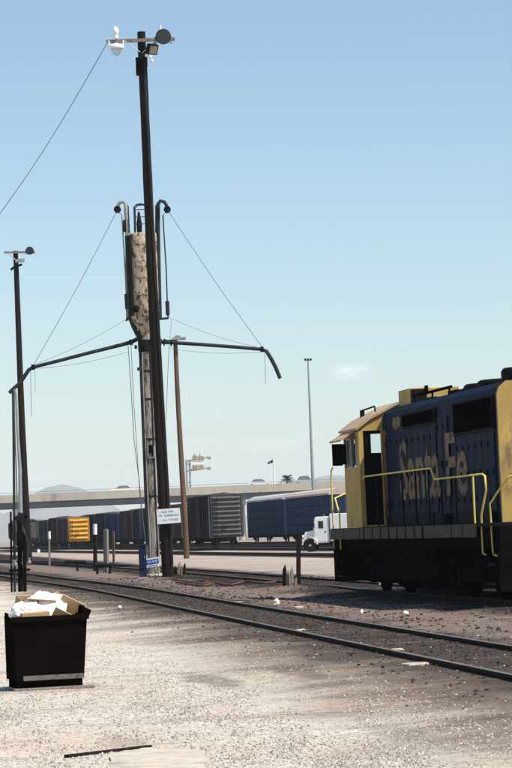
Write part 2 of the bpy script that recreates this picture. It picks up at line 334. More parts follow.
# ------------------------------------------------------------------ railway tracks
M['bed'] = mat('dark_ballast_bed', (.075, .062, .055), .95, var=.5, scale=1.5, c2=(.17, .14, .12), amt=.12, bump=.4, spec=.02)
TIE = MB().bx(-.11, .11, -1.25, 1.25, -.12, .045).mesh('tie', M['tie'])
def resample(pts, step):
    out = [Vector(pts[0])]; acc = 0
    for a, b in zip(pts, pts[1:]):
        a, b = Vector(a), Vector(b); L_ = (b - a).length; k = max(1, int(L_ / step))
        out += [a.lerp(b, (i + 1) / k) for i in range(k)]
    return out
RAILP = [(-.07, 0), (.07, 0), (.065, .02), (.016, .035), (.016, .105), (.037, .115), (.037, .15), (-.037, .15), (-.037, .115), (-.016, .105), (-.016, .035), (-.065, .02)]
def track(pts, label, ties=0, base=0.0):
    pts = resample(pts, 3.0) if len(pts) < 30 else pts
    o = Vector(pts[0]); t = bpy.data.objects.new('railway_track', None); col.objects.link(t); t.location = o; tag(t, label, kind='structure')
    for sgn in (-1, 1):
        m = MB(); n = len(RAILP); vs = []; fs = []; mis = []
        for i, p in enumerate(pts):
            d = (pts[min(i + 1, len(pts) - 1)] - pts[max(i - 1, 0)]).normalized(); r = Vector((d.y, -d.x, 0))
            for (a, h) in RAILP: vs.append(p + r * (sgn * .7525 + a) + Vector((0, 0, h + base)))
        for i in range(len(pts) - 1):
            for k in range(n):
                m.f.append([i * n + k, (i + 1) * n + k, (i + 1) * n + (k + 1) % n, i * n + (k + 1) % n]); m.sm.append(False); m.mi.append(1 if k == 6 else 0)
        m.v = vs
        m.build('rail', [M['rust'], M['railtop']], t, o)
    if base:
        bb_ = MB(); vs = []; prof = [(-1.75, -.02), (-1.35, base + .012), (1.35, base + .012), (1.75, -.02)]
        for i, p in enumerate(pts):
            d = (pts[min(i + 1, len(pts) - 1)] - pts[max(i - 1, 0)]).normalized(); r = Vector((d.y, -d.x, 0))
            vs += [p + r * a + Vector((0, 0, h)) for a, h in prof]
        bb_.add(vs, [(i * 4 + k, i * 4 + k + 1, i * 4 + k + 5, i * 4 + k + 4) for i in range(len(pts) - 1) for k in range(3)])
        bb_.build('ballast_bed', M['bed'], t, o)
    if ties:
        cum = 0; nxt = 0; cnt = 0
        for a, b in zip(pts, pts[1:]):
            L_ = (b - a).length
            while nxt <= cum + L_ and cnt < ties:
                p = a.lerp(b, (nxt - cum) / L_); d = (b - a).normalized()
                share('tie', TIE, t, (p.x - o.x + random.uniform(-.05, .05), p.y - o.y, base + random.uniform(.0, .048) - o.z), (0, 0, math.atan2(d.y, d.x) + random.uniform(-.02, .02)))
                nxt += .56; cnt += 1
            cum += L_
    return t
def t1(s, z=0): v = P1 + D1 * s; v.z = z; return v
def d2(u, y): return Vector(((u - M2.y * y) / M2.x, y, 0))
def smooth(pts, k=6):
    out = []
    for i in range(len(pts) - 1):
        p0, p1, p2, p3 = pts[max(i - 1, 0)], pts[i], pts[i + 1], pts[min(i + 2, len(pts) - 1)]
        for j in range(k):
            t = j / k
            out.append(.5 * ((2 * p1) + (p2 - p0) * t + (2 * p0 - 5 * p1 + 4 * p2 - p3) * t * t + (3 * p1 - p0 - 3 * p2 + p3) * t ** 3))
    return out + [pts[-1]]
track(smooth([t1(-22), t1(0), t1(30), t1(60), Vector((-9.2, 115, 0)), Vector((-13.6, 141, 0)), Vector((-26, 200, 0)), Vector((-60, 340, 0))]), 'nearest railway track crossing the dark dirt', 220)
LC = Vector((5.778, 56.154, 0))                              # engine centreline, rear of hood
def ls(s): return LC + D2 * s
track(smooth([ls(-34), ls(-15), ls(0), ls(14), Vector((2.05, 82, 0)), Vector((-3.3, 120, 0)), Vector((-8.6, 155, 0)), Vector((-16.5, 200, 0)), Vector((-36, 300, 0)), Vector((-62, 420, 0))]), 'railway track under the blue and yellow engine', 230)
for u, lab in ((30.5, 'yard track nearest beyond the pale strip'), (38.3, 'yard track under the black boxcar'), (44.2, 'yard track under the dark string of boxcars'), (50, 'empty yard track before the tall blue cars'), (56, 'yard track under the tall blue cars')):
    track([d2(u, 110 if u > 31 else 150), d2(u, 200), d2(u, 300), d2(u, 640)], lab, 0, .02)

# ------------------------------------------------------------------ locomotive (x forward, y towards the camera side, z up)
loco = thing('diesel_locomotive', LC + Vector((0, 0, 0)), 'blue and yellow hood diesel locomotive standing in shade at the right', 'locomotive', rz=YAW)
def L(name, mb, m, parent=None, bevel=0, label=None):
    o = mb.build(name, m, parent or loco, None, bevel)
    if label: o['label'] = label
    return o
L('frame', MB().bx(-1.8, 15.4, -1.46, 1.46, 1.2, 1.66), M['black'])
L('walkway', MB().bx(-1.8, 15.4, -1.55, 1.55, 1.66, 1.73), M['dark_steel'])
segs = [(15.35, 13.6), (13.5, 11.6), (11.5, 11.1), (10.95, 10.1), (9.95, 9.15), (9.0, 8.2), (8.05, 7.3), (7.15, 6.4), (6.25, 5.5), (5.35, 4.7), (4.5, 1.9), (1.8, .9), (.8, -.3)]
for a, b in segs:
    for sg in (1, -1):
        L('sill_plate', MB().bx(b, a, *sorted((sg * 1.552, sg * 1.575)), 1.45, 1.715), M['stripe'])
# hood
hp = [(-.95, 1.73), (.95, 1.73), (.95, 4.32), (.90, 4.45), (.74, 4.58), (-.74, 4.58), (-.90, 4.45), (-.95, 4.32)]
hood = L('hood', MB().prism(hp, .03, 11.28), M['blue'])
L('hood_end', MB().prism([(y * 1.004, z + (.004 if z > 2 else 0)) for y, z in hp], -.07, .03), M['yellow'], label='sunlit yellow end of the hood')
# engine-room doors, two tiers of different length
door_me = {}
def door(x0, x1, z0, z1, y=.95, mm='blue'):
    for sg in (1, -1):
        a = sorted((sg * y, sg * (y + .028)))
        d = L('hood_door', MB().bx(x0 + .009, x1 - .009, *a, z0, z1), M[mm])
        if sg > 0:
            L('latch', MB().bx(x0 + .07, x0 + .12, sg * (y + .03), sg * (y + .06), z0 + (z1 - z0) * .45, z0 + (z1 - z0) * .52), M['dark_steel'], d)
            for zz in (z1 - .3, z0 + .18): L('hinge', MB().bx(x1 - .09, x1 - .03, sg * (y + .03), sg * (y + .05), zz, zz + .12), M['dark_steel'], d)
x = .25
while x < 3.6: door(x, x + .56, 2.0, 3.58); x += .56
x = 5.5
while x < 10.3: door(x, x + .60, 2.0, 3.93); x += .60
for x in (4.35, 4.85): door(x, x + .46, 2.05, 4.1)
for a, b in ((.3, 1.6), (1.7, 3.5), (4.3, 5.3), (5.5, 7.0), (7.1, 8.6), (8.7, 10.2)):
    for sg in (1, -1):
        L('battery_box', MB().bx(a, b, *sorted((sg * .955, sg * 1.12)), 1.735, 1.96), M['dark_steel'])
# grilles with slats
def grille(x0, x1, z0, z1):
    for sg in (1, -1):
        a = sg * .955
        g = L('intake_grille', MB().bx(x0, x1, *sorted((a, a + sg * .012)), z0, z1), M['grille'])
        fr = MB()
        for (p, q, r, s_) in ((x0 - .04, x0, z0 - .04, z1 + .04), (x1, x1 + .04, z0 - .04, z1 + .04), (x0, x1, z0 - .04, z0), (x0, x1, z1, z1 + .04)):
            fr.bx(p, q, *sorted((a, a + sg * .06)), r, s_)
        L('grille_frame', fr, M['dark_steel'], g)
        k = 0; z = z0 + .04
        while z < z1 - .02:
            L('slat', MB().obox(((x0 + x1) / 2, a + sg * .03, z), (1, 0, 0), (0, .8, sg * -.6), (0, sg * .6, .8), x1 - x0 - .004, .05, .008), M['grille'], g); z += .075
grille(.22, 3.6, 3.66, 4.28); grille(5.45, 8.75, 4.02, 4.29)
# roof fittings
for i, (x, r, h) in enumerate(((.75, .62, .30), (2.55, .68, .16), (4.05, .62, .16), (5.3, .40, .14))):
    f = L('roof_fan', MB().lathe((x, 0, 4.58), (0, 0, 1), [(0, r), (h * .8, r), (h, r - .05), (h, r - .12), (h - .06, r - .14)], 20), M['dark_steel'])
    L('fan_hub', MB().lathe((x, 0, 4.5 + h), (0, 0, 1), [(0, .2), (.07, .16)], 10), M['black'], f)
L('exhaust_stack', MB().prism([(6.1, 4.58), (7.1, 4.58), (6.95, 4.74), (6.2, 4.74)], -.3, .3, 'y'), M['black'])
m = MB().tube([(5.7, .52, 4.78), (9.6, .52, 4.78)], .035, 6)
for x in (5.9, 7.6, 9.5): m.cyl((x, .52, 4.5), (x, .52, 4.78), .025, n=6)
L('roof_pipe', m, M['black'])
L('lifting_eye', MB().tube([(8.3, .52, 4.8), (8.3, .52, 4.93), (8.12, .52, 4.93), (8.12, .52, 4.8)], .03, 6), M['black'])
L('roof_hatch', MB().bx(8.0, 9.3, -.55, .45, 4.58, 4.68), M['dark_steel'])
bx_ = L('air_filter_box', MB().bx(9.7, 11.0, -.62, .58, 4.58, 4.98), M['yellow'], bevel=.02)
L('filter_vent', MB().bx(9.66, 9.695, .18, .56, 4.62, 4.95), M['dark_steel'], bx_)
# yellow curve of the paint scheme at the front of the hood
sw = [(11.27, 1.98), (11.27, 4.05), (10.95, 4.05), (10.75, 3.9), (10.7, 3.6), (10.72, 3.0), (10.6, 2.4), (10.45, 1.98)]
for sg in (1, -1): L('paint_panel', MB().prism(sw, *sorted((sg * .952, sg * .972)), 'y'), M['yellow_worn'])
sw = [(9.3, 4.30), (9.9, 4.30), (10.1, 4.15), (9.8, 3.98), (9.3, 4.04), (9.05, 4.2)]
for sg in (1, -1): L('paint_flash', MB().prism(sw, *sorted((sg * .952, sg * .968)), 'y'), M['yellow_worn'])
# lettering along the hood
def text_mesh(s, size, extrude, offset=0.0, shear=0):
    c = bpy.data.curves.new('lettering', 'FONT'); c.body = s; c.size = size; c.extrude = extrude; c.offset = offset; c.shear = shear
    c.resolution_u = 3
    o = bpy.data.objects.new('tmp', c); col.objects.link(o)
    me = bpy.data.meshes.new_from_object(o.evaluated_get(bpy.context.evaluated_depsgraph_get()))
    bpy.data.objects.remove(o); return me
for word, x0, x1 in (('Santa', 9.35, 5.2), ('Fe', 4.55, 2.6)):
    me = text_mesh(word, 1.9, .004, .035); me.materials.clear(); me.materials.append(M['yellow_worn'])
    xs_ = [v.co.x for v in me.vertices]; ys_ = [v.co.y for v in me.vertices]; wd = max(xs_) - min(xs_)
    kx = (x0 - x1) / wd
    for v in me.vertices: v.co = ((v.co.x - min(xs_)) * kx, v.co.y, v.co.z)
    for sg in (1, -1):
        o = share('lettering', me, loco, (x0 if sg > 0 else x1, sg * .985, 2.38), (math.pi / 2, 0, math.pi if sg > 0 else 0))
        o['label'] = 'large worn yellow lettering on the hood side'
# cab: hollow, with window openings
cab = L('cab', MB().bx(11.3, 13.2, -1.5, 1.5, 1.735, 1.78).bx(11.28, 13.2, 1.5, 1.55, 1.735, 3.2).bx(11.28, 13.2, -1.55, -1.5, 1.735, 3.2)
        .bx(11.28, 11.55, 1.5, 1.55, 3.2, 4.06).bx(12.28, 12.38, 1.5, 1.55, 3.2, 3.92).bx(13.1, 13.2, 1.5, 1.55, 3.2, 4.06).bx(11.55, 13.1, 1.5, 1.55, 3.92, 4.06)
        .bx(11.28, 11.55, -1.55, -1.5, 3.2, 4.06).bx(12.28, 12.38, -1.55, -1.5, 3.2, 3.92).bx(13.1, 13.2, -1.55, -1.5, 3.2, 4.06).bx(11.55, 13.1, -1.55, -1.5, 3.92, 4.06), M['yellow'])
gable = [(-1.55, 4.06), (1.55, 4.06), (1.55, 4.10), (1.25, 4.32), (.55, 4.66), (-.55, 4.66), (-1.25, 4.32), (-1.55, 4.10)]
rw = MB().prism(gable, 11.28, 11.33)
for sg in (1, -1):
    a = lambda p, q: sorted((sg * p, sg * q))
    rw.bx(11.28, 11.33, *a(1.44, 1.5), 1.78, 4.06).bx(11.28, 11.33, *a(.90, 1.0), 1.78, 4.06)
L('rear_wall', rw, M['yellow'], cab)
for sg in (1, -1):
    a = lambda p, q: sorted((sg * p, sg * q))
    d = L('cab_door', MB().bx(11.34, 11.39, *a(1.0, 1.44), 1.78, 3.52).bx(11.34, 11.39, *a(1.24, 1.44), 3.52, 4.06).bx(11.34, 11.39, *a(1.0, 1.24), 3.98, 4.06), M['black'], cab)
    L('window_pane', MB().bx(11.35, 11.36, *a(1.0, 1.24), 3.52, 3.98), M['glass'], cab)
    L('window_pane', MB().bx(11.55, 12.28, *a(1.515, 1.53), 3.2, 3.92), M['darkglass'], cab)
    L('window_pane', MB().bx(12.38, 13.1, *a(1.515, 1.53), 3.2, 3.92), M['darkglass'], cab)
    for p, q in ((11.57, 11.63), (12.2, 12.26), (12.4, 12.46), (12.72, 12.77), (13.02, 13.08)): L('window_bar', MB().bx(p, q, *a(1.535, 1.57), 3.22, 3.9), M['galv'], cab)
    L('awning', MB().prism([(sg * 1.552, 4.10), (sg * 1.552, 4.05), (sg * 1.90, 3.84), (sg * 1.92, 3.88)], 11.75, 13.18), M['cabroof'], cab)
    L('wind_deflector', MB().bx(13.12, 13.15, *a(1.60, 1.86), 3.28, 3.82), M['black'], cab); L('wind_deflector', MB().bx(12.66, 12.68, *a(1.60, 1.78), 3.3, 3.8), M['black'], cab)
fw = MB().prism(gable, 13.16, 13.2).bx(13.16, 13.2, -1.5, 1.5, 1.78, 3.3).bx(13.16, 13.2, -1.5, -1.32, 3.3, 4.06).bx(13.16, 13.2, 1.32, 1.5, 3.3, 4.06).bx(13.16, 13.2, -.2, .2, 3.3, 4.06)
L('front_wall', fw, M['yellow'], cab)
for sg in (1, -1): L('windshield', MB().bx(13.175, 13.185, *sorted((sg * .2, sg * 1.32)), 3.3, 4.06), M['glass'], cab)
rp = [(-1.60, 4.08), (-1.25, 4.33), (-.55, 4.67), (.55, 4.67), (1.25, 4.33), (1.60, 4.08), (1.63, 4.13), (1.27, 4.39), (.56, 4.73), (-.56, 4.73), (-1.27, 4.39), (-1.63, 4.13)]
rf = L('cab_roof', MB().prism(rp, 11.22, 13.45), M['cabroof'], cab)
L('interior_partition', MB().bx(11.4, 11.9, -1.45, .55, 1.78, 4.0), M['black'], cab)
m = MB().tube([(12.9, 1.1, 4.4), (12.9, 1.1, 4.62), (12.1, .95, 4.68), (12.0, .95, 4.5)], .022, 6); m.bx(12.86, 12.96, 1.05, 1.15, 4.42, 4.63)
L('roof_bracket', m, M['dark_steel'], cab)
# nose
L('nose', MB().prism([(13.2, 1.73), (14.85, 1.73), (14.85, 2.9), (14.7, 3.1), (13.2, 3.2)], -.95, .95, 'y'), M['yellow'], bevel=.06)
L('headlight', MB().cyl((13.2, 0, 4.35), (13.32, 0, 4.35), .14, n=12).cyl((14.85, 0, 2.6), (14.92, 0, 2.6), .12, n=12), M['lens'])
# pilots, steps, couplers
for x0, x1, sx in ((15.0, 15.4, 1), (-1.8, -1.45, -1)):
    L('pilot', MB().bx(x0, x1, -1.5, 1.5, .38, 1.2), M['black'])
    L('coupler', MB().bx(*sorted((sx * .0 + (x1 if sx > 0 else x0), (x1 + .55 if sx > 0 else x0 - .55))), -.12, .12, .85, 1.1).bx(*sorted(((x1 + .45 if sx > 0 else x0 - .45), (x1 + .75 if sx > 0 else x0 - .75))), -.2, .18, .8, 1.15), M['dark_steel'])
    for k in range(3):
        for sg in (1, -1):
            xa, xb = ((14.25, 15.0) if sx > 0 else (-1.45, -.6))
            L('step', MB().bx(xa, xb, *sorted((sg * (1.0 + .02 * k), sg * (1.5 - .05 * k))), .5 + .38 * k, .54 + .38 * k), M['dark_steel'])
            if k == 0: L('step_well', MB().bx(xa, xb, *sorted((sg * .98, sg * 1.0)), .45, 1.2).bx(xa - .03, xa, *sorted((sg * 1.0, sg * 1.52)), .42, 1.65), M['black'])
L('drawbar_pocket', MB().bx(-1.86, -1.8, .5, 1.1, 1.35, 1.6).bx(-1.86, -1.8, -1.1, -.5, 1.35, 1.6), M['stripe'])
L('fuel_tank', MB().prism([(-1.1, .30), (1.1, .30), (1.38, .5), (1.38, 1.195), (-1.38, 1.195), (-1.38, .5)], 4.2, 9.0), M['black'])
L('air_reservoir', MB().cyl((4.9, 1.32, 1.12), (8.3, 1.32, 1.12), .14, n=10), M['black'])
def bogie(cx):
    t = bpy.data.objects.new('truck', None); col.objects.link(t); t.parent = loco; t.location = (cx, 0, 0)
    for sg in (1, -1):
        L('side_frame', MB().prism([(-2.0, .42), (-2.0, .95), (-.9, 1.15), (.9, 1.15), (2.0, .95), (2.0, .42), (1.05, .38), (.8, .5), (-.8, .5), (-1.05, .38)], *sorted((sg * .98, sg * 1.16)), 'y'), M['black'], t)
        L('brake_cylinder', MB().cyl((-.3, sg * 1.25, .95), (.3, sg * 1.25, .95), .13, n=10), M['black'], t)
        for ax in (-1.37, 1.37):
            L('wheel', MB().lathe((ax, sg * .68, .66), (0, sg, 0), [(0, .545), (.03, .545), (.035, .51), (.14, .505), (.14, .42), (.10, .38), (.10, .2), (.15, .16), (.2, .14)], 24), M['black'], t)
            L('journal_box', MB().bx(ax - .16, ax + .16, *sorted((sg * 1.0, sg * 1.26)), .5, .82), M['black'], t)
    L('axle', MB().cyl((-1.37, -.7, .66), (-1.37, .7, .66), .08).cyl((1.37, -.7, .66), (1.37, .7, .66), .08), M['black'], t)
bogie(2.0); bogie(11.2)
# handrails
def rail(pts, r=.021, m='rail_paint'): return L('handrail', MB().tube(pts, r, 6), M[m])
for sg in (1, -1):
    y = 1.50 * sg
    rail([(11.2, y, 2.88), (11.0, y, 2.95), (3.85, y, 2.95), (3.5, y, 2.70), (-.75, y, 2.70), (-.95, y, 2.66), (-1.0, y, 2.38), (-.5, y, 1.88), (-.5, y, 1.13), (-.72, y, 1.10)])
    rail([(-1.78, sg * 1.05, 2.66), (-1.75, sg * 1.25, 2.60), (-1.25, y, 2.1), (-1.32, y, 1.20), (-1.40, y, 1.10), (-1.66, y, 1.08)])
    for x in (9.6, 8.2, 6.8, 5.4, 4.1, 2.9, 1.6, .05): L('stanchion', MB().cyl((x, y, 1.6), (x, y, 2.95 if x > 3.9 else 2.70), .02, n=6), M['rail_paint'] if x < .1 else M['dark_steel'])
    rail([(15.3, y, 1.25), (15.3, y, 2.9), (15.26, y, 3.2), (15.0, y, 3.3)])
    rail([(14.4, y, 1.2), (14.4, y, 2.1), (14.9, y, 2.5), (15.2, 1.2 * sg, 2.6), (15.3, .9 * sg, 2.6)])
rail([(-1.78, 1.05, 2.66), (-1.78, -1.05, 2.66)]); rail([(15.3, .9, 2.6), (15.3, -.9, 2.6)])
for y in (.9, -.9): L('stanchion', MB().cyl((-1.76, y, 1.7), (-1.76, y, 2.66), .02, n=6), M['rail_paint'])

# ------------------------------------------------------------------ freight cars (x away from the camera, y left)
WHEEL = MB().lathe((0, -.06, 0), (0, 1, 0), [(0, .42), (.03, .42), (.035, .46), (.12, .46)], 14).mesh('wheel', M['hubgrey'])
SIDEF = MB().prism([(-1.2, -.05), (-1.0, .18), (-.35, .3), (.35, .3), (1.0, .18), (1.2, -.05), (.7, -.02), (.35, -.2), (-.35, -.2), (-.7, -.02)], -.06, .06, 'y').mesh('side_frame', M['black'])
def car_truck(par, x):
    t = bpy.data.objects.new('truck', None); col.objects.link(t); t.parent = par; t.location = (x, 0, .63)
    for sg in (1, -1):
        share('side_frame', SIDEF, t, (0, sg * 1.0, 0))
        for a in (-.85, .85): share('wheel', WHEEL, t, (a, sg * .75, 0))
    return t
RUST = {}
def carpaint(name, c, c2=(.06, .045, .035), amt=.08): 
    return mat(name, c, .7, var=.2, scale=1.2, c2=c2, amt=amt, stretch=(1, 1, .3), bump=.05, spec=.02)
def boxcar(u, y, Lc, H, c, label, ribs=6, endc=None, lad=True, roofc=None, doorc=None):
    p = d2(u, y); t = thing('boxcar', p, label, 'boxcar', 'boxcars standing in the yard', YAW)
    body = carpaint('boxcar_paint', c); endm = carpaint('boxcar_end_paint', endc) if endc else body
    roofm = carpaint('boxcar_roof', roofc or (.16, .15, .14)); z0 = 1.15; W = 1.48
    def P(n, mb, mm, par=None): return mb.build(n, mm, par or t)
    P('body', MB().bx(.1, Lc, -W, W, z0, H - .18), body)
    P('underframe', MB().bx(-.1, Lc + .1, -.5, .5, .75, z0 - .005).bx(3, Lc - 3, -1.3, 1.3, .85, z0 - .005), M['black'])
    P('roof', MB().prism([(-W - .04, H - .175), (W + .04, H - .175), (W + .04, H - .12), (0, H), (-W - .04, H - .12)], -.02, Lc + .12), roofm)
    P('running_board', MB().bx(.1, Lc, -.25, .25, H + .02, H + .07), M['galv'])
    end = P('end_wall', MB().bx(.02, .098, -W, W, z0, H - .18), endm)
    k = (H - .18 - z0) / (ribs + .3)
    for i in range(ribs):
        zc = z0 + k * (i + .62)
        a, b = k * .30, W - .10
        rb = MB().add([(.02, -b, zc), (.02, b, zc), (-.10, -b + .25, zc + a * .2), (-.10, b - .25, zc + a * .2), (.02, -b + .1, zc + a), (.02, b - .1, zc + a), (.02, -b + .1, zc - a), (.02, b - .1, zc - a), (-.10, -b + .25, zc - a * .25), (-.10, b - .25, zc - a * .25)],
                      [(4, 2, 3, 5), (2, 8, 9, 3), (8, 6, 7, 9), (4, 0, 2), (0, 8, 2), (0, 6, 8), (5, 3, 1), (1, 3, 9), (1, 9, 7)])
        P('end_rib', rb, endm, end)
    for yy in (-W + .05, W - .05): P('corner_post', MB().bx(-.06, .018, yy - .05, yy + .05, z0, H - .19), endm)
    ps = MB(); n = 10
    for sg in (1, -1):
        for i in range(n + 1):
            xx = .2 + (Lc - .4) * i / n
            if abs(xx - Lc / 2) > 1.4: ps.bx(xx - .05, xx + .05, *sorted((sg * (W + .002), sg * (W + .07))), z0, H - .2)
    tag(P('side_posts', ps, body), kind='stuff')
    for sg in (1, -1):
        d = P('sliding_door', MB().bx(Lc / 2 - 1.3, Lc / 2 + 1.3, *sorted((sg * (W + .005), sg * (W + .11))), z0 + .05, H - .3), carpaint('boxcar_door', doorc) if doorc else body)
        P('door_rail', MB().bx(Lc / 2 - 2.7, Lc / 2 + 2.7, *sorted((sg * (W + .075), sg * (W + .13))), z0 - .06, z0 + .04), M['black'], d)
    for sg, xx in ((1, .35), (-1, Lc - .35)):
        ld = MB()
        for q in (-.22, .22): ld.bx(xx + q - .02, xx + q + .02, *sorted((sg * (W + .08), sg * (W + .12))), z0, H - .25)
        zz = z0 + .15
        while zz < H - .3: ld.bx(xx - .2, xx + .2, *sorted((sg * (W + .09), sg * (W + .11))), zz, zz + .035); zz += .38
        P('ladder', ld, M['galv'] if lad else M['dark_steel'])
    ld = MB(); zz = z0 + .1
    while zz < H - .4: ld.bx(-.17, -.14, W - .55, W - .12, zz, zz + .03); zz += .4
    ld.bx(-.17, -.13, W - .57, W - .53, z0, H - .4).bx(-.17, -.13, W - .14, W - .10, z0, H - .4); P('end_ladder', ld, M['dark_steel'])
    P('brake_wheel', MB().tube([(-.24, .35 + .26 * math.cos(q * math.pi / 5), 2.1 + .26 * math.sin(q * math.pi / 5)) for q in range(11)], .025, 5).bx(-.23, -.11, .30, .40, 2.0, 2.2), M['dark_steel'])
    P('coupler', MB().bx(-.6, 0, -.1, .1, .82, 1.05).bx(-.75, -.45, -.17, .14, .76, 1.1), M['dark_steel'])
    for xx in (2.1, Lc - 2.1): car_truck(t, xx)
    return t
boxcar(38.3, 256, 15.2, 5.25, (.020, .015, .016), 'black boxcar with grey ribbed end beside the tall blue cars', 9, (.10, .097, .09), roofc=(.1, .1, .1))
boxcar(38.3, 395, 15.2, 4.65, (.05, .03, .04), 'boxcar with bright yellow ribbed end left of the sand tower', 5, (.66, .33, .05), roofc=(.35, .25, .12))
cols = [((.09, .035, .03), (.42, .20, .16), 'red brown boxcar with pinkish end just behind the brown pole'), ((.02, .022, .03), None, 'near black boxcar seen between sand tower and brown pole'),
        ((.030, .022, .028), None, 'dark boxcar with pale ladder just left of the sand tower'), ((.045, .032, .03), None, 'dark brown boxcar second left of the sand tower'),
        ((.02, .04, .10), None, 'navy blue boxcar in the dark string under the overpass'), ((.045, .025, .045), None, 'purplish boxcar in the string right of the yellow end'),
        ((.03, .025, .022), None, 'dark boxcar peeping out directly behind the yellow ended boxcar'), ((.03, .03, .05), None, 'small dark boxcar left of the yellow ended boxcar')]
for i, (c, lb) in enumerate((((.03, .02, .028), 'dark car coupled straight behind the yellow ended boxcar'), ((.022, .03, .05), 'bluish dark car second behind the yellow ended boxcar'), ((.05, .022, .02), 'dark red car third behind the yellow ended boxcar'),
                              ((.025, .022, .02), 'blackish car fourth behind the yellow ended boxcar'), ((.035, .03, .045), 'purplish car fifth behind the yellow ended boxcar'))):
    boxcar(38.3, 411.4 + 16.3 * i, 15.2, 4.9 - .15 * (i % 3), c, lb, 5, roofc=(.4, .38, .36) if i % 2 else None)
yy = 319
for i, (c, ec, lb) in enumerate(cols):
    boxcar(44.2, yy, 15.2, 5.15 if i != 4 else 4.9, c, lb, 6, ec, lad=True, doorc=(.05, .07, .16) if i == 2 else None); yy += 16.2
def hopper(u, y, c, label):
    t = thing('covered_hopper', d2(u, y), label, 'hopper car', 'covered hoppers at the left edge', YAW); pm = carpaint('hopper_paint', c)
    body = [(-1.45, 1.9), (-1.5, 2.2), (-1.5, 4.1), (-1.1, 4.55), (1.1, 4.55), (1.5, 4.1), (1.5, 2.2), (1.45, 1.9)]
    MB().prism(body, .8, 15).build('body', pm, t)
    for k in range(3): MB().add([(1.2 + 4.6 * k, -1.3, 1.9), (5.4 + 4.6 * k, -1.3, 1.9), (5.4 + 4.6 * k, 1.3, 1.9), (1.2 + 4.6 * k, 1.3, 1.9), (2.7 + 4.6 * k, -.4, .6), (3.9 + 4.6 * k, -.4, .6), (3.9 + 4.6 * k, .4, .6), (2.7 + 4.6 * k, .4, .6)], [(0, 1, 5, 4), (1, 2, 6, 5), (2, 3, 7, 6), (3, 0, 4, 7), (7, 6, 5, 4)]).build('hopper_bay', pm, t)
    MB().bx(0, 15.8, -.4, .4, 1.0, 1.25).bx(0, .1, -1.45, 1.45, 1.1, 1.3).build('underframe', M['black'], t)
    for k in range(4): MB().lathe((2.4 + 3.6 * k, 0, 4.55), (0, 0, 1), [(0, .45), (.12, .45), (.16, .3)], 12).build('roof_hatch', pm, t)
    ps = MB()
    for k in range(12):
        for sg in (1, -1): ps.bx(.9 + 1.27 * k, 1.0 + 1.27 * k, *sorted((sg * 1.502, sg * 1.58)), 1.95, 4.1)
    tag(ps.build('side_posts', pm, t), kind='stuff')
    MB().bx(.02, .1, -1.4, -1.3, 1.3, 4.3).bx(.02, .1, 1.3, 1.4, 1.3, 4.3).bx(.02, .1, -1.3, 1.3, 4.1, 4.3).build('end_frame', M['dark_steel'], t)
    for xx in (1.8, 14): car_truck(t, xx)
hopper(30.5, 388, (.085, .08, .08), 'dark grey covered hopper behind the black service stand')
# tall auto carriers
PANEL = None
def autorack(u, y, label, roofc):
    Lc, H, W = 26.6, 5.85, 1.5
    t = thing('auto_carrier', d2(u, y), label, 'rail car', 'tall blue auto carriers beside the black boxcar', YAW)
    pm = carpaint('carrier_blue', (.020, .045, .095), (.038, .05, .065), .1); fm = carpaint('carrier_frame', (.016, .033, .07)); rm = carpaint('carrier_roof', roofc, (.42, .27, .22), .12)
    MB().bx(.2, Lc - .2, -W + .06, W - .06, 1.0, 5.1).build('body', fm, t)
    MB().prism([(-W - .04, 5.1), (W + .04, 5.1), (W + .05, 5.3), (1.15, 5.62), (.5, H - .02), (-.5, H - .02), (-1.15, 5.62), (-W - .05, 5.3)], 0, Lc).build('roof', rm, t)
    MB().bx(0, Lc, -W, W, .75, 1.0).build('underframe', M['black'], t)
    pme = MB().bx(-.78, .78, -.03, .03, -.43, .43).mesh('side_panel', pm)
    for sg in (1, -1):
        for i in range(15):
            for k in range(4): share('side_panel', pme, t, (1.1 + 1.745 * i, sg * (W - .025), 1.55 + .99 * k))
    for i in range(16):
        MB().bx(.16 + 1.745 * i, .28 + 1.745 * i, -W - .03, W + .03, 1.002, 5.09).build('side_post', fm, t)
    for e in (0, Lc):
        for sg in (1, -1): MB().bx(*sorted((e + (.03 if e == 0 else -.03), e + (.18 if e == 0 else -.18))), *sorted((sg * .03, sg * 1.45)), 1.01, 5.05).build('end_door', fm, t)
        MB().bx(*sorted((e, e + (-.7 if e == 0 else .7))), -.12, .12, .78, 1.0).build('coupler', M['dark_steel'], t)
    for xx in (2.3, Lc - 2.3): car_truck(t, xx)
autorack(56, 293, 'nearer tall blue auto carrier behind the white truck', (.50, .41, .35))
autorack(56, 293 + 28.4, 'farther tall blue auto carrier next to the black boxcar', (.46, .46, .44))

